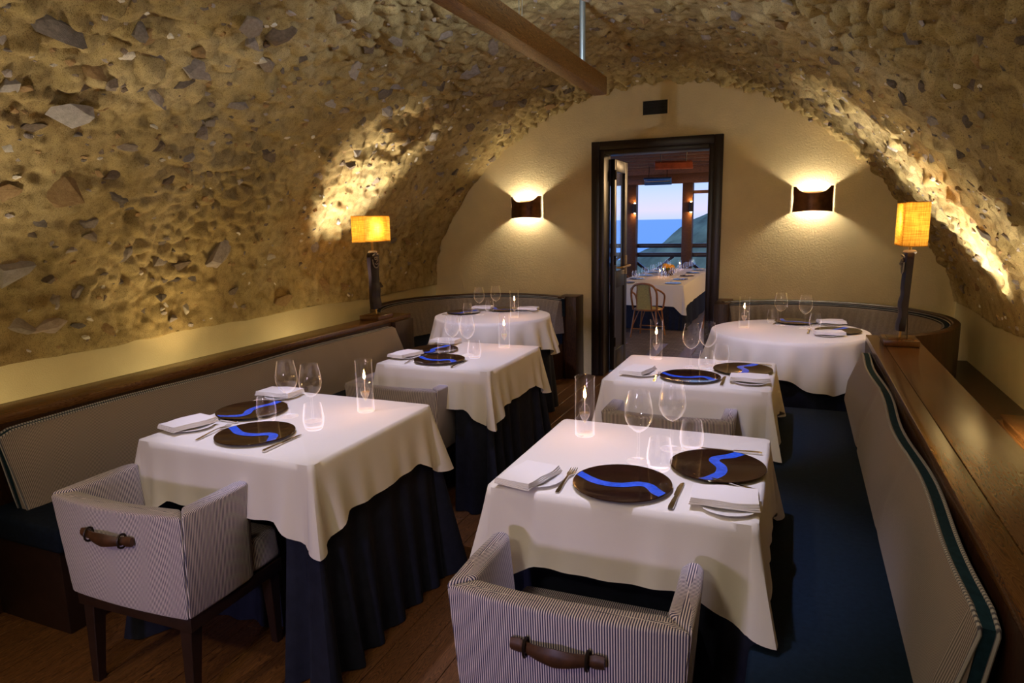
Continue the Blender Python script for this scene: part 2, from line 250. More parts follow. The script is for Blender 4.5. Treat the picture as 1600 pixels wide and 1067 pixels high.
M = {
 'mortar': mortar_mat(),
 'plaster': plaster_mat('cream_plaster', (0.80, 0.67, 0.40), 90, 0.55),
 'sandwall': plaster_mat('sandy_render', (0.58, 0.48, 0.26), 170, 0.6),
 'ledge': wood('stained_oak_top', (0.085, 0.032, 0.010), (0.19, 0.084, 0.026), 0.22, 'Y', 1.3, 0.5, 0.04),
 'dark_wood': wood('dark_stained_oak', (0.018, 0.007, 0.004), (0.062, 0.024, 0.010), 0.4, 'Z', 1.0, 0.4, 0.15),
 'beam': wood('beam_oak', (0.11, 0.052, 0.016), (0.46, 0.27, 0.10), 0.38, 'Y', 1.4, 0.5, 0.2),
 'floor': wood('oak_floorboard', (0.040, 0.015, 0.006), (0.21, 0.092, 0.032), 0.38, 'Y', 1.5, 0.45, 0.3),
 'door': plain('black_brown_door', (0.018, 0.010, 0.008), 0.35, var=0.3),
 'leg': plain('espresso_leg', (0.022, 0.010, 0.008), 0.4, var=0.2),
 'stripe': striped('navy_striped_fabric', (0.055, 0.05, 0.12), (0.80, 0.72, 0.74), 0.0056, 0.5),
 'back': striped('bench_back_fabric', (0.16, 0.135, 0.135), (0.46, 0.385, 0.375), 0.0055, 0.5, 'Y'),
 'backc': plain('taupe_wool', (0.22, 0.18, 0.16), 0.9, spec=0.15, var=0.15, vscale=90, bmp=0.2, bscale=500),
 'piping': striped('piped_cord', (0.12, 0.12, 0.16), (0.52, 0.50, 0.52), 0.011, 0.4, 'Y'),
 'piping_plain': plain('pale_cord', (0.30, 0.29, 0.31), 0.8, spec=0.2),
 'navy': plain('navy_wool', (0.006, 0.011, 0.026), 0.9, spec=0.15, var=0.25, vscale=60, bmp=0.3, bscale=500),
 'teal': plain('teal_navy_wool', (0.006, 0.016, 0.032), 0.9, spec=0.15, var=0.2, vscale=60, bmp=0.3, bscale=500),
 'boxing': plain('teal_boxing_wool', (0.014, 0.045, 0.075), 0.9, spec=0.15, var=0.2, vscale=60, bmp=0.3, bscale=500),
 'skirt': plain('navy_table_skirt', (0.014, 0.017, 0.034), 0.85, spec=0.2, var=0.2, vscale=25),
 'cloth': plain('white_linen', (0.80, 0.76, 0.70), 0.85, spec=0.2, bmp=0.15, bscale=600),
 'napkin': plain('napkin_linen', (0.84, 0.80, 0.76), 0.85, spec=0.2, bmp=0.2, bscale=500),
 'plate': plain('brown_glazed_glass', (0.022, 0.008, 0.005), 0.09, spec=0.35, var=0.4, vscale=60, bmp=0.05, bscale=60),
 'blue': plain('cobalt_glaze', (0.03, 0.12, 0.85), 0.12, spec=0.5, var=0.25, vscale=50),
 'china': plain('white_china', (0.82, 0.80, 0.78), 0.12),
 'glass': thin_glass('clear_glass', (0.985, 0.985, 0.99), 0.03),
 'glass2': thin_glass('window_glass', (0.9, 0.93, 0.95), 0.03),
 'oil': thin_glass('lamp_oil', (0.95, 0.88, 0.75), 0.16),
 'steel': plain('polished_steel', (0.72, 0.68, 0.62), 0.18, 1.0),
 'rod': plain('galvanised_rod', (0.42, 0.52, 0.60), 0.35, 0.8),
 'wire': plain('steel_wire', (0.6, 0.66, 0.7), 0.35, 0.7),
 'brass': plain('aged_brass', (0.75, 0.50, 0.18), 0.28, 1.0),
 'bronze': plain('sconce_bronze', (0.14, 0.062, 0.030), 0.36, 0.75, var=0.35, vscale=18),
 'leather': plain('tan_leather', (0.065, 0.026, 0.010), 0.45, var=0.35, vscale=40),
 'iron': plain('dark_iron', (0.04, 0.028, 0.022), 0.45, 0.7),
 'carved': plain('carved_dark_wood', (0.016, 0.007, 0.010), 0.45, spec=0.3, var=0.3, vscale=20),
 'bone': plain('bleached_carving', (0.26, 0.22, 0.20), 0.5, var=0.2, vscale=40),
 'shade': shade_mat(),
 'flame': glow('oil_flame', (1.0, 0.42, 0.10), 170),
 'bulb_sconce': glow('sconce_bulb', (1.0, 0.86, 0.62), 560),
 'bulb_post': glow('post_bulb', (1.0, 0.55, 0.20), 160),
 'bulb_lamp': glow('shade_bulb', (1.0, 0.66, 0.30), 185),
 'bulb': glow('lamp_bulb', (1.0, 0.74, 0.42), 25),
 'black': plain('vent_black', (0.01, 0.009, 0.008), 0.7),
 'cane': plain('woven_cane', (0.50, 0.38, 0.10), 0.6, var=0.45, vscale=160),
 'rattan': plain('rattan_pole', (0.32, 0.13, 0.04), 0.4, var=0.3, vscale=40),
 'sea': plain('evening_sea', (0.30, 0.66, 1.0), 0.35, 0.85, spec=0.3),
 'hill': plain('scrub_hillside', (0.26, 0.28, 0.15), 0.95, var=0.5, vscale=0.2),
 'tile': None,
 'terrace_wood': wood('terrace_timber', (0.05, 0.018, 0.008), (0.16, 0.065, 0.022), 0.45, 'X', 0.7, 0.4, 0.2),
 'rail': plain('painted_rail', (0.030, 0.022, 0.030), 0.25, spec=0.6),
 'flower': plain('orange_flowers', (0.75, 0.36, 0.03), 0.7, var=0.4, vscale=60),
 'leaf': plain('dark_leaves', (0.05, 0.09, 0.03), 0.7, var=0.4, vscale=60),
 'red': plain('rusty_heater', (0.30, 0.07, 0.03), 0.5, var=0.4, vscale=9),
 'bluehood': plain('blue_metal_hood', (0.04, 0.14, 0.40), 0.35, 0.3),
}
STONE = {
 'g': [stone_mat('grey_stone', (0.26, 0.22, 0.19), (0.50, 0.43, 0.38)), stone_mat('taupe_stone', (0.26, 0.20, 0.15), (0.46, 0.38, 0.30))],
 'd': [stone_mat('dark_stone', (0.13, 0.095, 0.065), (0.30, 0.225, 0.16)), stone_mat('slate_stone', (0.12, 0.10, 0.085), (0.27, 0.225, 0.19))],
 'l': [stone_mat('pale_stone', (0.38, 0.34, 0.30), (0.60, 0.55, 0.50))],
 'b': [stone_mat('rust_stone', (0.26, 0.15, 0.06), (0.44, 0.29, 0.13))],
 'p': [stone_mat('pink_stone', (0.42, 0.32, 0.24), (0.60, 0.48, 0.38))],
 'w': [stone_mat('white_pebble', (0.60, 0.54, 0.42), (0.80, 0.74, 0.62))],
}
def tile_mat():
    m, t, b = new_mat('patterned_tile'); c = N(t, 'ShaderNodeTexCoord'); ch = N(t, 'ShaderNodeTexBrick')
    ch.inputs['Scale'].default_value = 4.0; ch.inputs['Color1'].default_value = (0.10, 0.08, 0.08, 1); ch.inputs['Color2'].default_value = (0.20, 0.17, 0.16, 1); ch.inputs['Mortar'].default_value = (0.03, 0.03, 0.035, 1)
    t.links.new(c.outputs['Object'], ch.inputs['Vector']); t.links.new(ch.outputs['Color'], b.inputs['Base Color']); b.inputs['Roughness'].default_value = 0.4; return m
M['tile'] = tile_mat()

def wb(mb, name, mat, parent, **kw):          # build in world coordinates under an unrotated parent
    o = mb.build(name, mat, parent, **kw); o.location = -Vector(parent.location); return o

# ------------------------------------------------------------------ floor
fl = struct(MB().box(-3.6, 1.3, -2.7, 6.95, -0.42, -0.018).build('floor', M['dark_wood']))
BW = 0.118
blen = [1.1, 1.45, 1.8]; bme = []
for L in blen:
    o = MB().box(-BW/2+0.0012, BW/2-0.0012, -L/2+0.001, L/2-0.001, -0.018, 0.0).build('floor_board', M['floor'], None, bevel=0.0012, seg=1); bme.append(o.data); bpy.data.objects.remove(o)
x = -3.44; row = 0
while x < 1.16:
    y = -2.4 - random.random()
    while y < 6.3:
        k = random.randrange(3)
        if y + blen[k] > -1.3:
            o = link('floor_board', bme[k], fl); o.location = (x, y + blen[k]/2, 0)
        y += blen[k]
    x += BW

# ------------------------------------------------------------------ stone vault
def catmull(P, n):
    out = []
    for i in range(len(P)-1):
        p0, p1, p2, p3 = P[max(i-1,0)], P[i], P[i+1], P[min(i+2,len(P)-1)]
        for k in range(n):
            t = k/n
            out.append(tuple(.5*((2*p1[j]) + (-p0[j]+p2[j])*t + (2*p0[j]-5*p1[j]+4*p2[j]-p3[j])*t*t + (-p0[j]+3*p1[j]-3*p2[j]+p3[j])*t**3) for j in range(len(p1))))
    out.append(tuple(P[-1])); return out
PR = catmull(PROFILE, 20); ACC = [0.0]
for a, b in zip(PR, PR[1:]): ACC.append(ACC[-1] + math.hypot(b[0]-a[0], b[1]-a[1]))
TOT = ACC[-1]
def prof_at(s):
    s = max(0, min(TOT - 1e-6, s)); lo, hi = 0, len(ACC)-1
    while hi - lo > 1:
        m = (lo+hi)//2
        if ACC[m] <= s: lo = m
        else: hi = m
    t = (s - ACC[lo])/(ACC[hi]-ACC[lo]); a, b = PR[lo], PR[hi]
    p = (a[0]+(b[0]-a[0])*t, a[1]+(b[1]-a[1])*t)
    a2, b2 = PR[max(lo-6,0)], PR[min(hi+6,len(PR)-1)]; dx, dz = b2[0]-a2[0], b2[1]-a2[1]; l = math.hypot(dx, dz); dx /= l; dz /= l
    return p, (dx, dz), (dz, -dx)            # point, tangent, inward normal
def fade(z): return 1.0 if z > 1.25 else 0.35 + 0.65*max(0, (z-0.85)/0.4)
def disp(p):
    d = 0.020*noise.noise(p*1.3) + 0.014*noise.fractal(p*5.0, 0.8, 2.1, 3) + 0.007*noise.fractal(p*21.0, 0.9, 2.0, 2)
    g = min(1.0, max(0.0, 0.30 + 1.3*noise.noise(p*0.9 + Vector((4.0, 0, 2)))+ 0.35*(p.z-1.5)))
    if g > 0.02:
        v_ = noise.voronoi(p*9.5 + Vector((0.25*noise.noise(p*7), 0, 0)))[0]
        d += g*(0.075*min(0.42, v_[1]-v_[0]) - 0.028*v_[0])
        u_ = noise.voronoi(p*23.0)[0]
        d += g*0.016*(min(0.5, u_[1]-u_[0]) - u_[0]*0.6)
    q = noise.noise(p*8.0 + Vector((9.1, 3.3, 5.7)))
    if q > 0.30: d -= (q-0.30)*0.07
    w = noise.noise(p*11.0 + Vector((1.7, 8.3, 2.2)))
    if w > 0.2: d += (w-0.2)*0.07
    return d
NS = 620
ys = [-2.6 + 0.12*i for i in range(27)]; y = ys[-1]
while y < 6.24: y += 0.0108; ys.append(y)
cols = [prof_at(TOT*i/NS) for i in range(NS+1)]
vv = []; ff = []
w_ = NS + 3
for y in ys:
    row = []
    for i, (p, t, n) in enumerate(cols):
        P = Vector((p[0], y, p[1])); e = min(i, NS-i)/NS
        d = disp(P) * fade(p[1])
        z = p[1] + (0.03*noise.noise(Vector((y*1.1, 3.0, 0))) + 0.012*noise.noise(Vector((y*7, 1.0, 0))) if i in (0, NS) else 0)
        row.append((p[0]+n[0]*d, y, z+n[1]*d))
    vv.append((row[0][0]-0.12, y, row[0][2]+0.01)); vv += row; vv.append((row[-1][0]+0.12, y, row[-1][2]+0.01))
for j in range(len(ys)-1):
    for i in range(w_-1): a = j*w_+i; ff.append((a, a+1, a+w_+1, a+w_))
vm = bpy.data.meshes.new('ceiling'); vm.from_pydata(vv, [], ff); vm.materials.append(M['mortar']); vm.polygons.foreach_set('use_smooth', [True]*len(vm.polygons))
vault = struct(link('ceiling', vm))

def hull(seed):
    rnd = random.Random(seed); pts = []
    for k in range(13):
        a = rnd.random()*2*math.pi; u = rnd.uniform(-0.9, 1); r = (1-abs(u)**2.4)**0.5*rnd.uniform(0.8, 1.05)
        pts.append((0.5*r*math.cos(a), 0.5*r*math.sin(a), 0.5*u*rnd.uniform(0.75, 1)))
    bm = bmesh.new(); vs_ = [bm.verts.new(p) for p in pts]; res = bmesh.ops.convex_hull(bm, input=vs_)
    bmesh.ops.delete(bm, geom=[v for v in bm.verts if not v.link_faces], context='VERTS')
    bm.verts.ensure_lookup_table(); bm.verts.index_update()
    V = [tuple(v.co) for v in bm.verts]; F = [tuple(v.index for v in f.verts) for f in bm.faces]; bm.free(); return V, F
HULLS = [hull(100+i) for i in range(22)]
SC = {}
def stone_mesh(k, mat):
    if (k, mat.name) not in SC:
        me = bpy.data.meshes.new('stone'); me.from_pydata(HULLS[k][0], [], HULLS[k][1]); me.materials.append(mat); SC[k, mat.name] = me
    return SC[k, mat.name]
def stone_frame(s, y, w, h, rnd):
    p, t, n = prof_at(s); P = Vector((p[0], y, p[1])); d = disp(P)
    T = Vector((t[0], 0, t[1])); Nn = Vector((n[0], 0, n[1])); A = Vector((0, 1, 0))
    an = rnd.gauss(0, 0.35); a2 = A*math.cos(an) + T*math.sin(an); b2 = -A*math.sin(an) + T*math.cos(an)
    dep = min(w, h)*rnd.uniform(0.55, 0.85); tilt = rnd.gauss(0, 0.18); nn = (Nn + a2*tilt + b2*rnd.gauss(0, 0.18)).normalized()
    o = P + Nn*(d*fade(p[1]) - dep*rnd.uniform(0.0, 0.14))
    return Matrix(((a2.x*w, b2.x*h, nn.x*dep, o.x), (a2.y*w, b2.y*h, nn.y*dep, o.y), (a2.z*w, b2.z*h, nn.z*dep, o.z), (0,0,0,1)))
rs = random.Random(21); placed = []
def put(s, y, w, h, tone):
    o = link('stone', stone_mesh(rs.randrange(22), rs.choice(STONE[tone])), vault); o.matrix_world = stone_frame(s, y, w, h, rs); placed.append((s, y, max(w, h)/2))
for s, y, w, h, tone in STONES: put(s, min(y, 6.05), w*1.5, h*1.45, tone)
tries = 0
while len(placed) < 300 and tries < 6000:
    tries += 1; s = rs.uniform(0.05, TOT-0.05); y = rs.uniform(1.3, 6.1); w = rs.uniform(0.07, 0.16); h = w*rs.uniform(0.45, 0.8)
    if s < 1.0 and rs.random() < 0.6: continue
    if any((s-a)**2 + (y-b)**2 < (r+w/2)**2 for a, b, r in placed): continue
    put(s, y, w, h, rs.choice('ggggggdddbbbll'))
sv = []; sf = []; sm = []; mats = [STONE[k][0] for k in 'gdbw'] + [STONE['d'][1]]
for k in range(3400):
    s = rs.uniform(0.03, TOT-0.03); y = rs.uniform(-2.0, 6.12) if k % 4 == 0 else rs.uniform(1.2, 6.12); w = rs.uniform(0.02, 0.05)*(1 + 1.1*rs.random()**4); h = w*rs.uniform(0.45, 0.9)
    if s < 0.9 and rs.random() < 0.45: continue
    if any((s-a)**2 + (y-b)**2 < (r*0.8)**2 for a, b, r in placed): continue
    mt = stone_frame(s, y, w, h, rs); V, F = HULLS[rs.randrange(22)]; n0 = len(sv)
    sv += [tuple(mt @ Vector(p)) for p in V]; sf += [tuple(i+n0 for i in f) for f in F]; mi = rs.choice((0, 0, 1, 1, 2, 2, 2, 3, 4)); sm += [mi]*len(F)
me = bpy.data.meshes.new('small_stones'); me.from_pydata(sv, [], sf)
for mm in mats: me.materials.append(mm)
me.polygons.foreach_set('material_index', sm)
o = link('small_stones', me, vault); o['kind'] = 'stuff'

# ------------------------------------------------------------------ walls
def wavy_wall(name, x, sgn):
    m = MB(); n = 160; v = []; f = []
    for i in range(n+1):
        y = -2.6 + 8.85*i/n; v += [(x, y, 0), (x, y, 0.93)]
    for i in range(n): f.append((2*i, 2*i+1, 2*i+3, 2*i+2))
    m.add(v, f); m.box(min(x+sgn*.004, x+sgn*.1), max(x+sgn*.004, x+sgn*.1), -2.6, 6.25, 0, 0.93); return struct(m.build(name, M['sandwall']))
wavy_wall('wall_left', -3.485, -1); wavy_wall('wall_right', 1.165, 1)
bw = MB(); bw.box(-3.7, -1.73, 6.17, 6.36, -0.1, 2.9).box(-0.68, 1.4, 6.17, 6.36, -0.1, 2.9).box(-1.73, -0.68, 6.17, 6.36, 2.13, 2.9)
struct(bw.build('wall_back', M['plaster']))
struct(MB().box(-3.7, 1.4, -2.75, -2.6, -0.1, 2.9).build('wall_front', M['plaster']))
struct(MB().box(0.655, 1.165, -1.5, 5.62, 0.0, 0.43).build('trim_1', M['dark_wood'], bevel=0.004))
struct(MB().box(-3.485, -3.02, -1.5, 4.50, 0.0, 0.30).build('trim_2', M['dark_wood'], bevel=0.004))

# ------------------------------------------------------------------ doorway
def frame_boxes(x0, x1, zt, w, y0, y1):
    return MB().box(x0, x0+w, y0, y1, 0, zt).box(x1-w, x1, y0, y1, 0, zt).box(x0+w, x1-w, y0, y1, zt-w, zt)
dr = struct(frame_boxes(-1.783, -0.624, 2.18, 0.075, 6.135, 6.39).build('door_1', M['door'], bevel=0.006))
frame_boxes(-1.712, -0.695, 2.112, 0.045, 6.15, 6.38).build('door_stop', M['door'], dr, bevel=0.004)
lf = MB(); X0, X1, Y0, Y1 = -1.665, -1.62, 6.37, 6.88
lf.box(X0, X1, Y0, Y0+0.07, 0.01, 2.04).box(X0, X1, Y1-0.10, Y1, 0.01, 2.04).box(X0, X1, Y0+.07, Y1-.1, 1.93, 2.04).box(X0, X1, Y0+.07, Y1-.1, 0.82, 0.98).box(X0, X1, Y0+.07, Y1-.1, 0.01, 0.20)
leaf = lf.build('door_leaf', M['door'], dr, bevel=0.004)
MB().box(X0+.015, X1-.015, Y0+.07, Y1-.1, 0.98, 1.93).build('pane', M['glass2'], leaf)
MB().box(X0+.012, X1-.012, Y0+.07, Y1-.1, 0.20, 0.82).build('panel', M['door'], leaf)
hd = MB().tube([(X1, Y1-.06, 1.02), (X1+.05, Y1-.06, 1.02), (X1+.055, Y1-.10, 1.02), (X1+.055, Y1-.42, 1.02), (X1, Y1-.44, 1.02)], 0.011, 8).box(X1, X1+.012, Y1-.08, Y1-.04, .93, 1.12)
hd.build('door_handle', M['brass'], leaf)
for z in (0.25, 1.05, 1.85): MB().lathe([(0.012, 0), (0.012, 0.09)], 8, (X1+.006, Y0-.005, z)).build('hinge', M['iron'], leaf)

# ------------------------------------------------------------------ vent, ceiling beam, hangers
v = thing('wall_vent', 'small black rectangular air vent above the doorway', 'vent', (-1.21, 6.165, 2.385))
wb(MB().box(-1.32, -1.10, 6.155, 6.168, 2.385, 2.50), 'grille', M['black'], v)
wb(frame_boxes(-1.328, -1.092, 0.131, 0.010, 6.148, 6.169).add([], []), 'vent_frame', M['plaster'], v).location += Vector((0, 0, 2.378))
for k in range(4): wb(MB().box(-1.318, -1.102, 6.150, 6.158, 2.398+.026*k, 2.403+.026*k), 'louver', M['black'], v)
tag(MB().box(-1.172, -1.090, -1.5, 4.08, 2.212, 2.312).build('ceiling_beam', M['beam'], bevel=0.004), 'long suspended oak beam running under the stone vault', 'beam')
tag(MB().lathe([(0.016, 0), (0.016, 0.40)], 14, (-1.131, 3.72, 2.31)).build('hanger_rod', M['rod'], smooth=True), 'thick grey metal rod hanging the far end of the beam', 'rod')
hw = thing('hanger_cable', 'pair of thin steel wires holding the beam', 'cable', (-1.131, 2.82, 2.31))
for dx in (-0.006, 0.006): MB().tube([(dx, 0, 0), (dx*1.6, 0.01, 0.2), (dx*0.6, 0, 0.42)], 0.0022, 6).build('wire', M['wire'], hw, smooth=True)

# ------------------------------------------------------------------ benches along the walls
def cushion_section(side, ft, fb, zt, zb, y0, y1, th, front_mat, name, parent, n=60, wav=0.010, seams=()):
    """slanted back cushion; side +1 leans towards +x wall"""
    rings = []; nav = []; pf = []; pr = []
    for i in range(n+1):
        y = y0 + (y1-y0)*i/n; e = min(1, min(y-y0, y1-y)/0.05); wv = wav*math.sin(y*6.3+0.7)*side; bul = 0.012*math.sqrt(max(0, e))
        ztt = zt - 0.02*(1-e) + 0.004*math.sin(y*4.1)
        for s_ in seams:
            if abs(y-s_) < 0.03: bul *= abs(y-s_)/0.03
        a = Vector((fb - side*bul*0.5, y, zb)); m1 = Vector((fb*.6+ft*.4 - side*bul*1.6, y, zb*.6+ztt*.4)); b = Vector((ft + wv - side*bul*0.3, y, ztt)); c = Vector((ft + wv + side*th*0.25, y, ztt+0.004)); d = Vector((fb + side*th, y, zb))
        rings.append([a, m1, b, c, d])
        c2 = Vector((ft + wv + side*th, y, ztt + 0.002)); d2 = Vector((fb + side*th*1.6, y, zb))
        nav.append([Vector((c.x - side*.002, y, c.z+.001)), c2, d2, Vector((d.x, y, d.z))])
        pf.append((b.x + side*.004, y, b.z+.003)); pr.append((c2.x, y, c2.z+.002))
    o = wb(MB().loft(rings), name, front_mat, parent, smooth=True, angle=50)
    bx = wb(MB().loft(nav), 'boxing', M['boxing'], o.parent, smooth=True, angle=50)
    for P, q in ((pf, rings), (pr, nav)):
        lowx = (fb if q is rings else fb + side*th*1.6)
        path = [(lowx, y0, zb)] + [(lowx + (P[0][0]-lowx)*k/5, y0-.002, zb + (P[0][2]-.012-zb)*k/5) for k in range(1, 6)] + P + [(lowx + (P[-1][0]-lowx)*k/5, y1+.002, zb + (P[-1][2]-.012-zb)*k/5) for k in (5, 3, 0)]
        wb(MB().tube(path, 0.0045, 6), 'piping', M['piping'], parent, smooth=True)
    return o
# the bench below the stone wall
lb = thing('banquette_bench', 'long grey-backed bench with navy seat under the stone wall', 'bench', (-2.65, 2.95, 0))
wb(MB().box(-2.84, -2.42, 1.44, 4.50, 0, 0.33), 'plinth', M['leg'], lb, bevel=0.004)
wb(MB().box(-2.83, -2.385, 1.42, 4.52, 0.33, 0.43), 'seat_cushion', M['navy'], lb, bevel=0.02, seg=3)
cushion_section(-1, -2.775, -2.665, 0.722, 0.42, 1.50, 4.28, 0.035, M['back'], 'back_cushion', lb, wav=0.004, seams=(3.62,))
wb(MB().box(-2.845, -2.822, 0.2, 4.56, 0, 0.745), 'back_board', M['dark_wood'], lb)
wb(MB().box(-2.85, -2.79, 4.30, 4.56, 0, 0.744), 'end_post', M['dark_wood'], lb, bevel=0.003)
lt = MB().box(-3.012, -2.815, 0.2, 4.565, 0.745, 0.78).box(-3.008, -2.85, 4.53, 4.563, 0.0, 0.746)
tag(lt.build('wooden_ledge', M['ledge'], bevel=0.003), 'brown wooden ledge behind the bench at the stone wall', 'ledge')
# the bench with the navy seat in full view
rb = thing('banquette_bench', 'long bench with deep navy seat beside the wide glossy ledge', 'bench', (0.15, 2.2, 0))
wb(MB().box(-0.02, 0.36, 0.3, 3.86, 0, 0.35), 'plinth', M['dark_wood'], rb, bevel=0.004)
wb(MB().box(-0.062, 0.34, 0.28, 3.88, 0.35, 0.45), 'seat_cushion', M['teal'], rb, bevel=0.022, seg=3)
cushion_section(1, 0.350, 0.292, 0.725, 0.45, 1.40, 4.17, 0.034, M['back'], 'back_cushion', rb, wav=0.009, seams=(2.35, 3.25))
wb(MB().box(0.398, 0.42, -0.3, 4.42, 0, 0.745), 'back_board', M['dark_wood'], rb)
tag(MB().box(0.398, 0.462, -0.3, 4.42, 0.745, 0.78).box(0.464, 0.652, -0.3, 4.42, 0.745, 0.78).box(0.425, 0.648, 4.38, 4.415, 0.43, 0.746).box(0.628, 0.65, -0.3, 4.4, 0.43, 0.746).build('wooden_ledge', M['ledge'], bevel=0.003), 'wide glossy brown ledge carrying the narrow-looking lamp', 'ledge')
lbx = MB().box(0.95, 1.15, 3.25, 3.88, 0.43, 0.47).box(0.97, 1.13, 3.27, 3.86, 0.47, 0.485).box(0.96, 1.14, 3.26, 3.87, 0.485, 0.50)
tag(lbx.build('wooden_box', M['ledge'], bevel=0.003), 'low moulded wooden box behind the wide glossy ledge', 'box')

# curved banquettes round the two far corners
def curved(cx, cy, Rr, a0, a1, label, end_angle, end_box):
    t = thing('curved_banquette', label, 'banquette', (cx, cy, 0), 0, 'curved banquettes at the back wall'); n = 64
    def sweep(sec):
        return MB().loft([[(r*math.cos(a), r*math.sin(a), z) for r, z in (sec(a) if callable(sec) else sec)] for a in (R(a0 + (a1-a0)*i/n) for i in range(n+1))])
    sweep([(Rr-.018, 0), (Rr+.03, 0), (Rr+.03, .775), (Rr+.022, .782), (Rr-.01, .782), (Rr-.018, .775)]).build('shell', M['dark_wood'], t, smooth=True)
    sweep([(Rr-.055, .60), (Rr-.019, .60), (Rr-.019, .755), (Rr-.025, .762), (Rr-.055, .762)]).build('top_band', M['teal'], t, smooth=True)
    def pleat(a):
        w = 0.002*math.sin(a*90); return [(Rr-.15+w*2, .44), (Rr-.03, .44), (Rr-.056, .745), (Rr-.075, .75), (Rr-.088+w, .735), (Rr-.125+w*2, .58)]
    n = 320; sweep(pleat).build('back_cushion', M['backc'], t, smooth=True); n = 64
    for rr, zz in ((Rr-.062, .757), (Rr-.028, .766)):
        MB().tube([(rr*math.cos(R(a0+(a1-a0)*i/n)), rr*math.sin(R(a0+(a1-a0)*i/n)), zz) for i in range(n+1)], 0.003, 6).build('piping', M['piping_plain'], t, smooth=True)
    sweep([(Rr-.50, .34), (Rr-.05, .34), (Rr-.05, .43), (Rr-.48, .445), (Rr-.50, .43)]).build('seat_cushion', M['navy'], t, smooth=True)
    sweep([(Rr-.46, 0), (Rr-.05, 0), (Rr-.05, .345), (Rr-.46, .345)]).build('plinth', M['dark_wood'], t, smooth=True)
    wb(MB().box(*end_box), 'end_panel', M['dark_wood'], t, bevel=0.004)
    return t
curved(0.06, 5.20, 0.915, 132, -60, 'curved grey-backed corner banquette round the table beside the wide ledge', 132, (-0.62, -0.50, 5.76, 6.165, 0, 0.775))
curved(-2.52, 5.22, 0.905, 52, 232, 'curved grey-backed corner banquette round the table beside the stone wall', 52, (-2.05, -1.87, 5.93, 6.165, 0, 0.782))

# ------------------------------------------------------------------ armchairs
def make_armchair():
    t = thing('armchair', 'x', 'armchair', (0, 0, 0), 0, 'striped armchairs at the square tables')
    def mirror(P, s): return [(x*s, y) for x, y in P] if s > 0 else [(x*s, y) for x, y in P][::-1]
    bow = lambda x, k: -k*(1-(x/0.277)**2)
    xs = [-0.277 + 0.554*i/12 for i in range(13)]
    top = [(x, bow(x, .028)) for x in xs] + [(.220, .052), (0.11, .040), (0, .035), (-.11, .040), (-.220, .052)]
    bot = [(x*.905, .010 + bow(x, .012)) for x in xs] + [(.19, .075), (.1, .07), (0, .07), (-.1, .07), (-.19, .075)]
    MB().prism(bot, top, .32, .66).build('backrest', M['stripe'], t, bevel=0.010, seg=3)
    for s in (-1, 1):
        tp = [(.277, 0.001), (.279, .16), (.274, .262), (.262, .288), (.236, .288), (.222, .262), (.222, .16), (.2205, .053)]
        bt = [(.2505, .011), (.254, .16), (.252, .262), (.245, .291), (.205, .291), (.19, .262), (.19, .16), (.1905, .076)]
        MB().prism(mirror(bt, s), mirror(tp, s), .32, .665).build('armrest', M['stripe'], t, bevel=0.010, seg=3)
    MB().prism([(-.19, .06), (.19, .06), (.245, .32), (.245, .43), (-.245, .43), (-.245, .32)], [(-.19, .06), (.19, .06), (.19, .318), (.245, .32), (.245, .43), (-.245, .43), (-.245, .32), (-.19, .318)][0:2] + [(.24, .32), (.24, .42), (-.24, .42), (-.24, .32)], .325, .445).build('seat', M['stripe'], t, bevel=0.018, seg=3)
    fr = MB().box(-.245, .245, .02, .425, .275, .322); fr.build('seat_rail', M['leg'], t, bevel=0.003)
    for x, y in ((-.21, .05), (.21, .05), (-.21, .395), (.21, .395)):
        q = 0.023; w = 0.014; dy = -.02 if y < .2 else .01
        MB().prism([(x-w, y-w+dy), (x+w, y-w+dy), (x+w, y+w+dy), (x-w, y+w+dy)], [(x-q, y-q), (x+q, y-q), (x+q, y+q), (x-q, y+q)], 0.0, .28).build('leg', M['leg'], t, bevel=0.002, seg=1)
    # leather handle sewn to the outer back
    rings = []
    for k in range(21):
        u = -1 + 2*k/20; x = u*0.105; yb = bow(x, .026) + 0.002*0 ; zc = .572
        au = abs(u); hh = 0.022*(1-au*0.6) if au < .66 else 0.011 + 0.006*math.sin((au-.66)*9); out = 0.016*max(0, 1-(au/.72)**2) + 0.005
        if au > .9: hh *= 1.25
        y0 = yb - out
        rings.append([(x, y0-.004, zc-hh), (x, y0-.009, zc-hh*.5), (x, y0-.011, zc), (x, y0-.009, zc+hh*.5), (x, y0-.004, zc+hh), (x, y0+.004, zc+hh*.8), (x, y0+.005, zc), (x, y0+.004, zc-hh*.8)])
    h = MB().loft(rings).build('handle', M['leather'], t, smooth=True, angle=50)
    for u in (-.66, .66):
        x = u*.105; yb = bow(x, .026) - .010
        MB().tube([(x, yb + .016*math.cos(a), .572 + .021*math.sin(a)) for a in (2*math.pi*k/16 for k in range(17))], 0.0035, 6).build('ring', M['iron'], h, smooth=True)
    return t
ac = make_armchair()
chairs = [(-0.432, 1.252, R(1.5), 'striped armchair with leather handle drawn up to front table beside the navy-seated bench'),
          (-1.872, 1.284, R(1.5), 'striped armchair with leather handle at front table by the stone-wall bench'),
          (-0.478, 2.745, R(0.5), 'striped armchair at second table beside the navy-seated bench, partly hidden by glasses'),
          (-1.885, 2.815, R(1.0), 'striped armchair at second table by the stone-wall bench, behind a lit candle')]
for i, (x, y, rz, lab) in enumerate(chairs):
    if i == 0: ac.location = (x, y, 0); ac.rotation_euler.z = rz; ac['label'] = lab
    else: dup(ac, (x, y, 0), rz, lab)

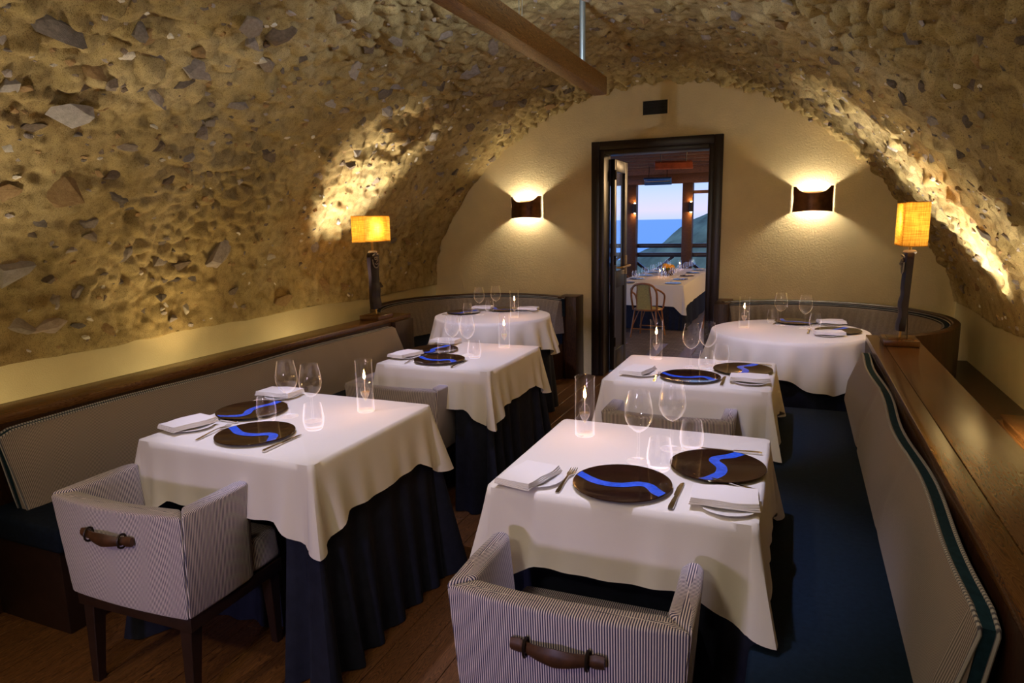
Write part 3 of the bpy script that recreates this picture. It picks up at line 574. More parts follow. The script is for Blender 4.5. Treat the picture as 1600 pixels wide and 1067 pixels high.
# ------------------------------------------------------------------ table cloths
ZT = 0.75; ZP = 0.7512
def drape(pts, nrm, cw, ztop, hem, outs, levels=14):
    n = len(pts); rings = []
    rings.append([(p[0]-q[0]*.012, p[1]-q[1]*.012, ztop) for p, q in zip(pts, nrm)])
    rings.append([(p[0]-q[0]*.003, p[1]-q[1]*.003, ztop-.003) for p, q in zip(pts, nrm)])
    for l in range(1, levels+1):
        u = l/levels; ring = []
        for i, (p, q) in enumerate(zip(pts, nrm)):
            o = outs(i, u); ring.append((p[0]+q[0]*o, p[1]+q[1]*o, ztop-.008 - (ztop-.008-hem(i))*u))
        rings.append(ring)
    m = MB(); m.loft(rings, True, False); c = len(m.v); m.v.append((sum(p[0] for p in pts)/n, sum(p[1] for p in pts)/n, ztop)); m.f += [(c, i, (i+1) % n) for i in range(n)]
    return m
def square_perim(x0, x1, y0, y1, rc, N_):
    fin = []
    cs = [(x1-rc, y0+rc, -90), (x1-rc, y1-rc, 0), (x0+rc, y1-rc, 90), (x0+rc, y0+rc, 180)]
    raw = []
    for k, (cx, cy, a) in enumerate(cs):
        for j in range(17): an = R(a + 90*j/16); raw.append(((cx+rc*math.cos(an), cy+rc*math.sin(an)), (math.cos(an), math.sin(an)))); fin.append(max(0.0, 1-abs(j-8)/7.0))
        nx = cs[(k+1) % 4]; an = R(a+90); p0 = (cx+rc*math.cos(an), cy+rc*math.sin(an)); p1 = (nx[0]+rc*math.cos(an), nx[1]+rc*math.sin(an))
        for j in range(1, N_): t = j/N_; fin.append(0.0); raw.append(((p0[0]+(p1[0]-p0[0])*t, p0[1]+(p1[1]-p0[1])*t), (math.cos(an), math.sin(an))))
    corners = [(x1, y0), (x1, y1), (x0, y1), (x0, y0)]
    d = [min(math.hypot(p[0]-c[0], p[1]-c[1]) for c in corners) for p, q in raw]
    return [p for p, q in raw], [q for p, q in raw], d, fin
def sq_cloth(name, x0, x1, y0, y1, mat, ztop, side, corner, flare, cout, label, cat, group, seed, pleat=0.012, navy=False, push=None):
    pts, nrm, d, fin = square_perim(x0, x1, y0, y1, 0.022, 46)
    def sgn(i):      # which side of the corner
        return 1 if (i % 54) < 27 else -1
    def hem(i):
        w = max(0.0, 1-d[i]/0.15); p = pts[i]
        return side - (side-corner)*w + (0.012*noise.noise(Vector((p[0]*4, p[1]*4, seed))) if not navy else 0)
    def outs(i, u):
        w = fin[i]*(1.25 if not navy else 1.6) + 0.30*math.exp(-((d[i]-0.085)/0.03)**2) + 0.10*math.exp(-((d[i]-0.17)/0.03)**2); w2 = math.exp(-(d[i]/0.24)**2); p = pts[i]
        pu = 0.0
        if push and nrm[i][1] < -0.9:
            e = max(0.0, min(1.0, min(p[0]-push[0], push[1]-p[0])/0.035)); k_ = max(0.0, min(1.0, (u-0.12)/0.28)); pu = push[2]*e*e*(3-2*e)*k_*k_*(3-2*k_)
        return -pu + flare*u + cout*w*u**1.1 + pleat*w2*math.sin(d[i]*52 + seed)*u**1.3*(1-abs(w)*0.6) + 0.010*u*noise.noise(Vector((p[0]*5, p[1]*5, seed+4))) + (0.014*u*math.sin(i*0.62+seed)*(1 if navy else 0.12))
    return tag(drape(pts, nrm, None, ztop, hem, outs).build(name, mat, smooth=True, angle=60), label, cat, group)
def rd_cloth(name, cx, cy, r, mat, ztop, side, flare, label, cat, group, seed, waves=17, amp=0.030, navy=False):
    n = 260; nrm = [(math.cos(2*math.pi*i/n), math.sin(2*math.pi*i/n)) for i in range(n)]; pts = [(cx+r*a, cy+r*b) for a, b in nrm]
    def hem(i): return side + (0 if navy else 0.055*math.cos(4*2*math.pi*i/n + seed) + 0.012*math.cos(waves*2*math.pi*i/n + seed))
    def outs(i, u): return flare*u + amp*u**1.4*(math.cos(waves*2*math.pi*i/n + seed + 0.8*math.sin(3*2*math.pi*i/n)))
    return tag(drape(pts, nrm, None, ztop, hem, outs).build(name, mat, smooth=True, angle=60), label, cat, group)
TN = {'RF': 'front table beside the navy-seated bench', 'LF': 'front table by the stone-wall bench', 'RB': 'second table beside the navy-seated bench',
      'LB': 'second table by the stone-wall bench', 'RC': 'round table under the wider sconce glow', 'LC': 'round table by the stone wall'}
TN['RC'] = 'round table beside the wide ledge'
SQ = {'RF': (-0.780, -0.050, 1.612, 2.315), 'LF': (-2.125, -1.352, 1.572, 2.325), 'RB': (-0.815, -0.068, 2.955, 3.585), 'LB': (-2.055, -1.378, 2.945, 3.675)}
for k, (x0, x1, y0, y1) in SQ.items():
    sd = {'RF': 1, 'LF': 2, 'RB': 3, 'LB': 4}[k]
    sq_cloth('tablecloth', x0, x1, y0, y1, M['cloth'], ZT, 0.548, 0.455, 0.020, 0.050, 'white square cloth draped over the ' + TN[k], 'tablecloth', 'white tablecloths', sd)
    sq_cloth('table_skirt', x0+.012, x1-.012, y0+.012, y1-.012, M['skirt'], ZT-.006, 0.004, 0.004, 0.045, 0.060, 'floor-length navy undercloth below the ' + TN[k], 'table skirt', 'navy undercloths', sd, 0.03, True, {'RF': (-0.74, -0.12, .10), 'LF': (-2.118, -1.46, .21), 'RB': (-0.77, -0.19, .32), 'LB': (-2.05, -1.58, .36)}[k])
RD = {'RC': (-0.030, 4.665, 0.482), 'LC': (-2.225, 4.84, 0.462)}
for k, (cx, cy, r) in RD.items():
    rd_cloth('tablecloth', cx, cy, r, M['cloth'], ZT, 0.50, 0.050, 'white round cloth draped over the ' + TN[k], 'tablecloth', 'white tablecloths', 1.0 if k == 'RC' else 2.2)
    rd_cloth('table_skirt', cx, cy, r-.012, M['skirt'], ZT-.006, 0.004, 0.055, 'floor-length navy undercloth below the ' + TN[k], 'table skirt', 'navy undercloths', 0.5, 17, 0.02, True)

# ------------------------------------------------------------------ tableware
TABLES = {
'RF': {'plate': [(-0.417, 1.740), (-0.186, 1.965)], 'glass': [(-0.417, 1.945), (-0.341, 2.091)], 'tum': [(-0.344, 1.900), (-0.282, 2.112)], 'cand': (-0.644, 2.138), 'nap': [(-0.673, 1.682), (-0.141, 1.709)], 'sp': [(-0.654, 1.700), (-0.131, 1.695)], 'fork': [((-0.57, 1.630), (-0.577, 1.79)), ((-0.068, 1.829), (-0.23, 1.869))], 'knife': [((-0.265, 1.626), (-0.262, 1.804)), ((-0.07, 2.133), (-0.258, 2.124))]},
'LF': {'plate': [(-1.74, 1.747), (-1.980, 1.982)], 'glass': [(-1.793, 1.982), (-1.663, 1.963)], 'tum': [(-1.832, 1.904), (-1.589, 1.879)], 'cand': (-1.547, 2.142), 'nap': [(-2.048, 1.735), (-2.045, 2.215)], 'sp': [(-2.034, 1.740), (-2.028, 2.212)], 'fork': [((-1.898, 1.631), (-1.926, 1.837)), ((-1.930, 2.13), (-2.095, 2.135))], 'knife': [((-1.584, 1.617), (-1.585, 1.809)), ((-1.92, 1.842), (-2.09, 1.850))]},
'RB': {'plate': [(-0.429, 3.105), (-0.215, 3.332)], 'glass': [(-0.46, 3.334), (-0.388, 3.403)], 'tum': [(-0.38, 3.298), (-0.329, 3.487)], 'cand': (-0.663, 3.503), 'nap': [(-0.674, 3.116), (-0.168, 3.105)], 'sp': [(-0.653, 3.108), (-0.165, 3.090)], 'fork': [((-0.572, 2.985), (-0.587, 3.173)), ((-0.087, 3.194), (-0.251, 3.235))], 'knife': [((-0.278, 2.989), (-0.28, 3.172)), ((-0.089, 3.482), (-0.274, 3.495))]},
'LB': {'plate': [(-1.745, 3.100), (-1.915, 3.347)], 'glass': [(-1.774, 3.311), (-1.667, 3.285)], 'tum': [(-1.799, 3.250), (-1.599, 3.231)], 'cand': (-1.564, 3.559), 'nap': [(-1.975, 3.13), (-1.965, 3.575)], 'sp': [(-1.968, 3.130), (-1.950, 3.575)], 'fork': [((-1.885, 2.976), (-1.907, 3.165)), ((-1.860, 3.49), (-2.02, 3.49))], 'knife': [((-1.600, 2.965), (-1.602, 3.16)), ((-1.86, 3.205), (-2.02, 3.21))]},
'RC': {'plate': [(0.012, 5.000), (0.262, 4.665)], 'glass': [(-0.084, 4.864), (0.068, 4.762)], 'tum': [(-0.135, 4.942), (0.131, 4.80)], 'cand': (-0.306, 4.686), 'nap': [(0.235, 4.985), (0.205, 4.500)], 'sp': [(0.225, 4.965), (0.191, 4.490)], 'fork': [((0.13, 5.03), (0.10, 4.88)), ((0.085, 4.53), (0.095, 4.69))], 'knife': [((-0.10, 5.05), (-0.115, 4.95)), ((0.40, 4.79), (0.24, 4.835))]},
'LC': {'plate': [(-2.500, 4.876), (-2.237, 5.120)], 'glass': [(-2.324, 4.811), (-2.246, 4.960)], 'tum': [(-2.405, 4.760), (-2.314, 4.985)], 'cand': (-1.994, 4.747), 'nap': [(-2.035, 5.140), (-2.440, 5.115)], 'sp': [(-2.030, 5.120), (-2.430, 5.105)], 'fork': [((-2.085, 5.00), (-1.94, 5.03)), ((-2.49, 5.04), (-2.36, 5.02))], 'knife': [((-2.38, 5.17), (-2.36, 5.03)), ((-2.62, 4.73), (-2.47, 4.72))]}}
def outline(prof, th):    # thin-walled vessel: outer then inner profile
    return prof
# prototypes
def make_plate():
    t = thing('charger_plate', 'x', 'plate', group='brown charger plates')
    MB().lathe([(0, .0), (.085, .0), (.10, .002), (.134, .009), (.137, .0105), (.136, .0125), (.130, .0118), (.098, .0065), (0, .0060)], 56).build('disc', M['plate'], t, smooth=True)
    cp = catmull([(-1.0, .18), (-.78, .08), (-.4, -.10), (0, -.08), (.32, .10), (.55, .06), (.75, -.22), (.93, -.44)], 8)
    rings = []
    for i, (x, y) in enumerate(cp):
        a = cp[max(i-1, 0)]; b = cp[min(i+1, len(cp)-1)]; dx, dy = b[0]-a[0], b[1]-a[1]; l = math.hypot(dx, dy); nx, ny = -dy/l, dx/l; w = .115
        ring = []
        for s_ in (w, w*.5, 0, -w*.5, -w):
            px, py = x+nx*s_, y+ny*s_; rr = math.hypot(px, py)
            if rr > .985: px, py = px*.985/rr, py*.985/rr; rr = .985
            r = rr*.135; z = .0062 if r < .098 else .0062 + (.0118-.0062)*(r-.098)/.034
            ring.append((px*.135, py*.135, z + .0008))
        rings.append(ring)
    MB().loft(rings, False, False).build('blue_stripe', M['blue'], t, smooth=True)['label'] = 'wavy cobalt blue S stripe'
    return t
def make_wine():
    t = thing('wine_glass', 'x', 'wine glass', group='wine glasses')
    MB().lathe([(0, 0), (.034, 0), (.035, .0015), (.030, .003), (.010, .0055), (.0042, .012), (.0034, .05), (.0036, .088), (.006, .094), (0, .0965)], 32).build('stem', M['glass'], t, smooth=True)
    prof = [(.004, .094), (.016, .100), (.030, .113), (.039, .130), (.0425, .147), (.0415, .165), (.038, .187), (.0335, .208), (.0318, .220)]
    MB().lathe(prof + [(r-.0011, z) for r, z in prof[::-1]], 40, closed=True).build('bowl', M['glass'], t, smooth=True, angle=80)
    return t
def make_tumbler():
    prof = [(0, .0), (.026, .0), (.031, .006), (.0355, .022), (.0375, .038), (.0365, .055), (.033, .078), (.030, .096)]
    inn = [(.029, .096), (.0318, .078), (.0352, .055), (.0362, .038), (.0338, .022), (.029, .012), (0, .010)]
    return tag(MB().lathe(prof + inn, 40).build('tumbler', M['glass'], smooth=True, angle=80), 'x', 'tumbler', 'stemless water tumblers')
def make_lamp():
    t = thing('oil_candle', 'x', 'oil candle', group='glass oil candles')
    pr = [(.0325, .010), (.0332, .0), (.0335, .008), (.0335, .200), (.0345, .206)]
    MB().lathe([(0, .0), (.030, .0), (.0335, .004), (.0335, .200), (.0350, .206), (.0335, .208), (.0318, .200), (.0318, .008), (0, .007)], 36).build('cylinder', M['glass'], t, smooth=True, angle=60)
    MB().lathe([(0, .040), (.006, .050), (.016, .068), (.0185, .082), (.017, .094), (.0085, .108), (.0045, .118), (.0045, .128), (0, .128)], 24).build('oil_bulb', M['glass'], t, smooth=True)
    MB().lathe([(0, .043), (.006, .053), (.0150, .069), (.0172, .080), (0, .0802)], 24).build('oil', M['oil'], t, smooth=True)
    MB().tube([(.0315, 0, .112), (.022, 0, .118), (.008, 0, .112)], .0022, 6).build('support', M['glass'], t, smooth=True)
    MB().tube([(-.0315, 0, .108), (-.022, .004, .116), (-.008, 0, .112)], .0022, 6).build('support', M['glass'], t, smooth=True)
    MB().lathe([(.0016, .080), (.0016, .133)], 8).build('wick', M['napkin'], t)
    MB().lathe([(0, .130), (.0042, .136), (.0050, .142), (.0034, .152), (.0012, .162), (0, .167)], 14).build('flame', M['flame'], t, smooth=True)
    return t
def make_sideplate():
    return tag(MB().lathe([(0, 0), (.045, 0), (.05, .002), (.074, .008), (.076, .010), (.073, .0105), (.047, .005), (0, .0045)], 40).build('side_plate', M['china'], smooth=True), 'x', 'plate', 'white side plates')
def make_napkin():
    t = MB(); rs_ = random.Random(5)
    for L in range(4):
        z0 = .0045*L; g = MB(); nx, ny = 14, 8; w, h = .086 - .0015*L, .058 - .001*L
        P = lambda i, j, up: (w*(2*i/nx-1), h*(2*j/ny-1) + .002*math.sin(i*.8+L), z0 + up*.004 + .0016*math.sin(i*.45+L*.3)*math.cos(j*.4) + .002*(1 if j == 0 else 0) + .004)
        v = [P(i, j, u) for u in (0, 1) for j in range(ny+1) for i in range(nx+1)]; f = []; o = (nx+1)*(ny+1)
        for j in range(ny):
            for i in range(nx):
                a = j*(nx+1)+i; f += [(a, a+nx+1, a+nx+2, a+1), (o+a, o+a+1, o+a+nx+2, o+a+nx+1)]
        for i in range(nx): f += [(i, i+1, o+i+1, o+i), (ny*(nx+1)+i, o+ny*(nx+1)+i, o+ny*(nx+1)+i+1, ny*(nx+1)+i+1)]
        for j in range(ny): a = j*(nx+1); b = a+nx; f += [(a, o+a, o+a+nx+1, a+nx+1), (b, b+nx+1, o+b+nx+1, o+b)]
        t.add(v, f)
    return tag(t.build('folded_napkin', M['napkin'], smooth=True, angle=50), 'x', 'napkin', 'folded white napkins')
def make_knife():   # lies along +y, handle at y=0
    t = thing('table_knife', 'x', 'knife', group='table knives')
    MB().loft([[(s*w, y, z0) for s, z0 in ((-1, .001), (1, .001), (1, h), (-1, h))] for y, w, h in ((0, .0060, .006), (.01, .0070, .0075), (.05, .0060, .0075), (.085, .0042, .006))]).build('handle', M['steel'], t, smooth=True, angle=60)
    MB().loft([[(-w, y, .003), (w2, y, .003), (w2, y, .0042), (-w, y, .0042)] for y, w, w2 in ((.084, .0042, .0042), (.095, .0085, .005), (.15, .0090, .005), (.175, .0060, .005), (.185, .000, .0045))]).build('blade', M['steel'], t, smooth=True)
    return t
def make_fork():
    t = thing('table_fork', 'x', 'fork', group='table forks')
    MB().loft([[(-w, y, z), (w, y, z), (w, y, z+.0022), (-w, y, z+.0022)] for y, w, z in ((0, .0050, .001), (.015, .0064, .0015), (.07, .0035, .006), (.11, .0028, .008), (.125, .0075, .006), (.140, .0110, .003), (.146, .0112, .0025))]).build('handle', M['steel'], t, smooth=True, angle=50)
    for k in range(4):
        x = -.0095 + .0063*k; MB().loft([[(x-w, y, z), (x+w, y, z), (x+w, y, z+.0018), (x-w, y, z+.0018)] for y, w, z in ((.145, .0016, .0025), (.165, .0014, .002), (.183, .0008, .006))]).build('tine', M['steel'], t)
    return t
PROTO = {}
def place(kind, maker, loc, rz, label):
    if kind not in PROTO:
        o = PROTO[kind] = maker(); o.location = loc; o.rotation_euler = (0, 0, rz); o['label'] = label; return o
    return dup(PROTO[kind], loc, rz, label)
for k, d in TABLES.items():
    seat = ('at the place by the back wall', 'at the place by the ledge') if k == 'RC' else ('at the place near the lamp', 'at the place by the back wall') if k == 'LC' else ('at the armchair place', 'at the bench place')
    side = R(90) if k[0] == 'R' else R(-90)
    rots = (R(160), side) if k == 'RC' else (R(-110), R(180)) if k == 'LC' else (0, side)
    T = 'on the ' + TN[k]
    for i, p in enumerate(d['plate']): place('plate', make_plate, (*p, ZP), rots[i], 'brown plate with blue S ' + seat[i].replace(' at the place', '').replace('at the place ', '') + ', ' + TN[k])
    for i, p in enumerate(d['glass']): place('wine', make_wine, (*p, ZP), i*.7, 'tall stemmed wine glass ' + (('closer to the armchair' if i == 0 else 'closer to the bench') if k in ('RF', 'RB') else ('farther from' if i == (0 if k in ('LF', 'LB', 'LC') else 1) else 'closer to') + ' the candle') + ', ' + TN[k])
    for i, p in enumerate(d['tum']): place('tumbler', make_tumbler, (*p, ZP), i, 'stemless tumbler ' + seat[i if k != 'LF' and k != 'LB' else (1, 0)[i]].replace('at the place', 'on the side') + ', ' + TN[k])
    place('lamp', make_lamp, (*d['cand'], ZP), hash(k[0]) * 0 + {'RF': 2.4, 'LF': .3, 'RB': 2.2, 'LB': .5, 'RC': 2.6, 'LC': 1.0}[k], 'lit oil candle in clear glass cylinder ' + T)
    nseat = ('nearer the back wall', 'nearer the lamp ledge') if k == 'RC' else ('nearer the door', 'nearer the stone wall') if k == 'LC' else seat
    for i, p in enumerate(d['sp']): place('side', make_sideplate, (*p, ZP), 0, 'small white side plate under napkin ' + nseat[i] + ', ' + TN[k])
    for i, p in enumerate(d['nap']): place('nap', make_napkin, (*p, ZP+.008), (R(78) if i == 0 else R(4)) if k not in ('RC', 'LC') else R(10), 'folded white napkin ' + nseat[i] + ', ' + TN[k])
    for kind, mk in (('fork', make_fork), ('knife', make_knife)):
        for i, (a, b) in enumerate(d[kind]):
            rz = math.atan2(b[1]-a[1], b[0]-a[0]) - math.pi/2
            place(kind, mk, (*a, ZP), rz, ('steel table %s ' % kind) + seat[i] + ', ' + TN[k])

# ------------------------------------------------------------------ wall sconces
def sconce(cx, label):
    t = thing('wall_sconce', label, 'sconce', (cx, 6.165, 1.51), 0, 'bronze wall sconces'); w, hgt, n = .152, .208, 28; v = []; rows = 10
    rings = []
    for j in range(rows+1):
        u = j/rows; ring = []
        for i in range(n+1):
            a = -1 + 2*i/n; x = a*w*(1 - .035*math.sin(math.pi*u)); out = .030 + .070*(1-a*a)
            top = hgt - .058*max(0, 1 - (abs(a)/.86)**3.2)     # scooped front lip
            z = u*top + .010*(1-a*a)*(1-u); ring.append((x, -out, z))
        rings.append(ring)
    outer = rings; inner = [[(x, y+.003, z) for x, y, z in r] for r in rings]
    MB().loft(outer, False, False).loft(inner, False, False).build('shield', M['bronze'], t, smooth=True, angle=60)
    MB().box(-w, -w+.004, -.033, 0.0, .01, hgt).build('side_strap', M['bronze'], t); MB().box(w-.004, w, -.033, 0.0, .01, hgt).build('side_strap', M['bronze'], t)
    MB().box(-.05, .05, -.018, 0.0, .06, .15).build('back_plate', M['iron'], t)
    MB().lathe([(0, 0), (.016, .006), (.022, .025), (.015, .045), (0, .052)], 14, (0, -.048, .078)).build('bulb', M['bulb_sconce'], t, smooth=True)
sconce(-2.437, 'bronze wall sconce between the stone wall and the door')
sconce(0.095, 'bronze wall sconce above the round table beside the wide ledge')

# ------------------------------------------------------------------ carved table lamps on the ledges
def table_lamp(loc, rz, label, lean, z0, z1):
    t = thing('table_lamp', label, 'lamp', loc, rz, 'carved table lamps')
    b = MB().box(-.085, .085, -.10, .10, 0, .032).build('base', M['ledge'], t, bevel=0.004)
    MB().box(-.062, .062, -.075, .075, .032, .036).build('inlay', M['ledge'], b, bevel=0.001)
    MB().lathe([(.006, .03), (.006, .09)], 10).build('pin', M['brass'], t, smooth=True)
    rings = []
    for k in range(23):
        u = k/22; z = .075 + .42*u; w = .052 + .004*math.sin(u*9); th = .018 + .004*math.sin(u*23)*(u < .55) + .006*math.exp(-((u-.87)/.08)**2); x0 = lean*u; top = .01*(u > .97)
        rings.append([(x0-.016, -w+top, z), (x0+th-.006, -w+top, z), (x0+th+.004, -w*.4, z + .004*math.sin(k)), (x0+th+.006, 0, z), (x0+th+.004, w*.4, z), (x0+th-.006, w-top, z), (x0-.016, w-top, z)])
    MB().loft(rings).build('carved_post', M['carved'], t, smooth=True, angle=50)
    # carved mask near the top of the broad face
    m = MB(); xf = lean*.88 + .026
    m.tube([(xf, .042*math.cos(a), .445 + .05*math.sin(a)*(1 if math.sin(a) > 0 else 1.25)) for a in (R(180 + 180*k/14) for k in range(15))], .0045, 6)
    for s in (-1, 1):
        m.tube([(xf+.004, s*(.010 + .013*math.cos(a)), .452 + .009*math.sin(a)) for a in (2*math.pi*k/12 for k in range(13))], .004, 6)
        m.tube([(xf, s*.008, .475), (xf+.006, s*.022, .482), (xf, s*.038, .474)], .005, 6)
    m.tube([(xf+.006, 0, .456), (xf+.014, 0, .435), (xf+.004, 0, .424)], .005, 6); m.tube([(xf+.003, -.018, .413), (xf+.006, 0, .408), (xf+.003, .018, .413)], .004, 6)
    m.build('mask', M['bone'], t, smooth=True)
    MB().lathe([(.0, .0), (.030, .0), (.034, .008), (.028, .018), (.0, .020)], 18, (lean, 0, .490)).build('collar', M['bone'], t, smooth=True)
    MB().lathe([(.009, .50), (.009, .66)], 10, (lean, 0, 0)).build('neck', M['brass'], t, smooth=True)
    MB().tube([(-.020+lean, .02, .50), (-.028, .03, .35), (-.022, .035, .18), (-.03, .04, .036)], .0022, 5).build('cord', M['iron'], t, smooth=True)
    a, c = .056, .165
    sh = MB(); o = [(-a, -c), (a, -c), (a, c), (-a, c)]; i = [(-a+.003, -c+.003), (a-.003, -c+.003), (a-.003, c-.003), (-a+.003, c-.003)]
    v = [(x+lean, y, z) for z in (z0, z1) for x, y in o] ; f = [(k, (k+1) % 4, 4+(k+1) % 4, 4+k) for k in range(4)]
    sh.add(v, f); s_ = sh.build('lamp_shade', M['shade'], t)
    rim = MB()
    for z in (z0, z1):
        for k in range(4): p, q = o[k], o[(k+1) % 4]; rim.tube([(p[0]+lean, p[1], z), (q[0]+lean, q[1], z)], .0025, 5)
    rim.build('shade_rim', M['shade'], s_)
    MB().tube([(lean-a, 0, z1-.02), (lean, 0, z1-.025), (lean+a, 0, z1-.02)], .002, 5).build('shade_carrier', M['brass'], t)
    MB().lathe([(0, 0), (.012, .004), (.017, .025), (.010, .05), (0, .055)], 14, (lean, 0, .640)).build('bulb', M['bulb_lamp'], t, smooth=True)
table_lamp((-2.915, 4.24, 0.78), 0.0, 'carved lamp with burlap shade on the ledge by the stone wall', -0.005, .578, .762)
table_lamp((0.540, 4.16, 0.78), math.pi, 'carved lamp with burlap shade on the wide glossy ledge', -0.014, .535, .757)

# ------------------------------------------------------------------ the terrace beyond the door
ZF = -0.36
struct(MB().box(-8, 3, 6.95, 16.6, ZF-.1, ZF).build('floor', M['tile']))
tc = struct(MB().box(-8, 3, 6.37, 16.6, 2.74, 2.80).build('ceiling', M['terrace_wood']))
for k in range(12): MB().box(-8, 3, 7.0+.8*k, 7.10+.8*k, 2.60, 2.74).build('rafter', M['terrace_wood'], tc, bevel=0.006)
struct(MB().box(-8, 3, 15.92, 16.12, 2.27, 2.48).box(-8, 3, 15.92, 16.12, 2.48, 2.76).build('trim_3', M['terrace_wood'], bevel=0.006))
struct(MB().box(0.6, 0.75, 6.37, 16.4, ZF, 2.8).build('wall_terrace', M['plaster']))
for i, (x0, x1, lab) in enumerate(((-3.76, -3.54, 'dark timber terrace post seen beside the open door leaf'), (-2.48, -2.25, 'dark timber terrace post between the two sea openings'), (-1.0, -0.78, 'dark timber terrace post hidden beside the door frame'), (-5.1, -4.88, 'dark timber terrace post beyond the open door leaf'))):
    if i == 2: continue
    p = MB().box(x0, x1, 15.92, 16.14, ZF, 2.27).build('terrace_post', M['terrace_wood'], bevel=0.006); tag(p, lab, 'post', 'terrace posts')
    if i < 2:
        cx = x1 - .02; t = thing('post_lamp', 'small up and down lamp on the ' + ('post by the door leaf' if i == 0 else 'post between the openings'), 'lamp', (cx, 15.86, 1.62), 0, 'terrace post lamps')
        MB().lathe([(.045, 0), (.045, .22), (.040, .22), (.040, 0)], 14, closed=True).build('tube', M['iron'], t, smooth=True); MB().box(-.02, .02, .03, .0602, .08, .14).build('bracket', M['iron'], t)
        MB().lathe([(0, 0), (.03, 0), (.034, .012), (0, .03)], 12, (0, 0, .205)).build('bulb', M['bulb_post'], t, smooth=True)
        MB().lathe([(0, 0), (.02, .006), (.03, .025), (0, .03)], 12, (0, 0, -.01)).build('bulb', M['bulb_post'], t, smooth=True)
rl = thing('terrace_railing', 'dark crossed timber railing along the sea side of the terrace', 'railing', (-3.0, 16.05, ZF))
for z0, z1 in ((.80, .90), (.585, .69), (ZF+.06, ZF+.16)): wb(MB().box(-8, .6, 16.15, 16.25, z0, z1), 'rail', M['rail'], rl, bevel=.01)
for k in range(5):
    xa = -6.3 + 1.275*k; xb = xa + 1.05
    for p, q in (((xa, .60), (xb, ZF+.12)), ((xa, ZF+.12), (xb, .60))):
        wb(MB().tube([(p[0], 16.20, p[1]), (q[0], 16.20, q[1])], .045, 4), 'brace', M['rail'], rl)
tag(MB().box(-2.25, 0.6, 15.98, 16.08, 2.03, 2.10).build('window_bar', M['terrace_wood']), 'thin timber bar across the narrower sea opening', 'bar')
# long laid table
tx0, tx1, ty0, ty1, tz = -2.95, -1.70, 11.27, 15.15, ZF+.75
sq_cloth('tablecloth', tx0, tx1, ty0, ty1, M['cloth'], tz, tz-.35, tz-.50, .03, .06, 'long white cloth on the terrace table seen through the doorway', 'tablecloth', 'terrace tablecloths', 6)
m = sq_cloth('table_skirt', tx0+.02, tx1-.02, ty0+.02, ty1-.02, M['skirt'], tz-.006, ZF+.01, ZF+.01, .05, .05, 'navy undercloth of the long terrace table', 'table skirt', 'terrace undercloths', 6, .03, True)
sq_cloth('tablecloth', -4.3, -3.55, 12.6, 13.4, M['cloth'], tz+.0, tz-.3, tz-.4, .03, .06, 'white cloth on the small terrace table beside the railing', 'tablecloth', 'terrace tablecloths', 8)
sq_cloth('table_skirt', -4.28, -3.57, 12.62, 13.38, M['skirt'], tz-.006, ZF+.01, ZF+.01, .05, .05, 'navy undercloth of the small terrace table', 'table skirt', 'terrace undercloths', 6, .03, True)
rt = random.Random(3)
wm = None
names_ = ('first', 'second', 'third', 'fourth', 'fifth')
for i in range(5):
    for j, x in enumerate((tx0+.24, tx1-.22)):
        y = ty0+.28+.78*i; side = ('wall' if j else 'railing')
        lab = 'dark plate on the long terrace table, %s from the doorway' % names_[i] + (', chair side' if j else ', far side')
        place('plate', make_plate, (x, y, tz), R(90 if j else -90), lab)
        dup(PROTO['nap'], (x + (.0), y+.26, tz), R(20), 'folded napkin on the long terrace table, %s from the doorway' % names_[i] + (', chair side' if j else ', far side'))
        for q in range(2):
            dup(PROTO['wine'], (x + (-.14 if j else .14) + .02*q, y-.06+.12*q, tz), 0, ('nearer' if q == 0 else 'farther') + ' wine glass of the %s pair on the terrace table, ' % names_[i] + ('chair side' if j else 'far side'), 'terrace wine glasses')
for i, (x, y) in enumerate(((-2.33, 12.55), (-2.32, 14.75), (-2.33, 12.92))):
    dup(PROTO['lamp'], (x, y, tz), i, ('lit oil candle %s on the terrace table' % ('in front of the flowers', 'behind the flowers', 'beside the flowers')[i]))
ct = thing('flower_centrepiece', 'orange and green flower centrepiece on the long terrace table', 'flowers', (-2.32, 13.28, tz))
point('unseen_terrace_light', (0.25, 9.0, 2.40), 60, (1.0, .66, .34), .08); point('unseen_terrace_light', (0.25, 12.6, 2.40), 60, (1.0, .66, .34), .08)  # warm points added out of view to light the terrace table
MB().lathe([(0, 0), (.10, 0), (.14, .06), (.12, .10), (0, .10)], 18).build('bowl', M['leather'], ct, smooth=True)
for k in range(9):
    a = k*2.4; r = .02 + .008*k; c = (r*math.cos(a), r*math.sin(a), .14+.05*rt.random())
    MB().lathe([(0, -.05), (.035, -.042), (.058, -.01), (.055, .02), (.03, .05), (0, .046)], 10, c).build('blossom', M['flower'] if k % 3 else M['napkin'], ct, smooth=True)
for k in range(10):
    a = k*.63; MB().loft([[(math.cos(a)*r - math.sin(a)*w, math.sin(a)*r + math.cos(a)*w, z), (math.cos(a)*r + math.sin(a)*w, math.sin(a)*r - math.cos(a)*w, z), (math.cos(a)*r, math.sin(a)*r, z+.006)] for r, w, z in ((.06, .004, .10), (.10, .03, .15), (.135, .025, .13), (.16, .003, .10))]).build('leaf', M['leaf'], ct)
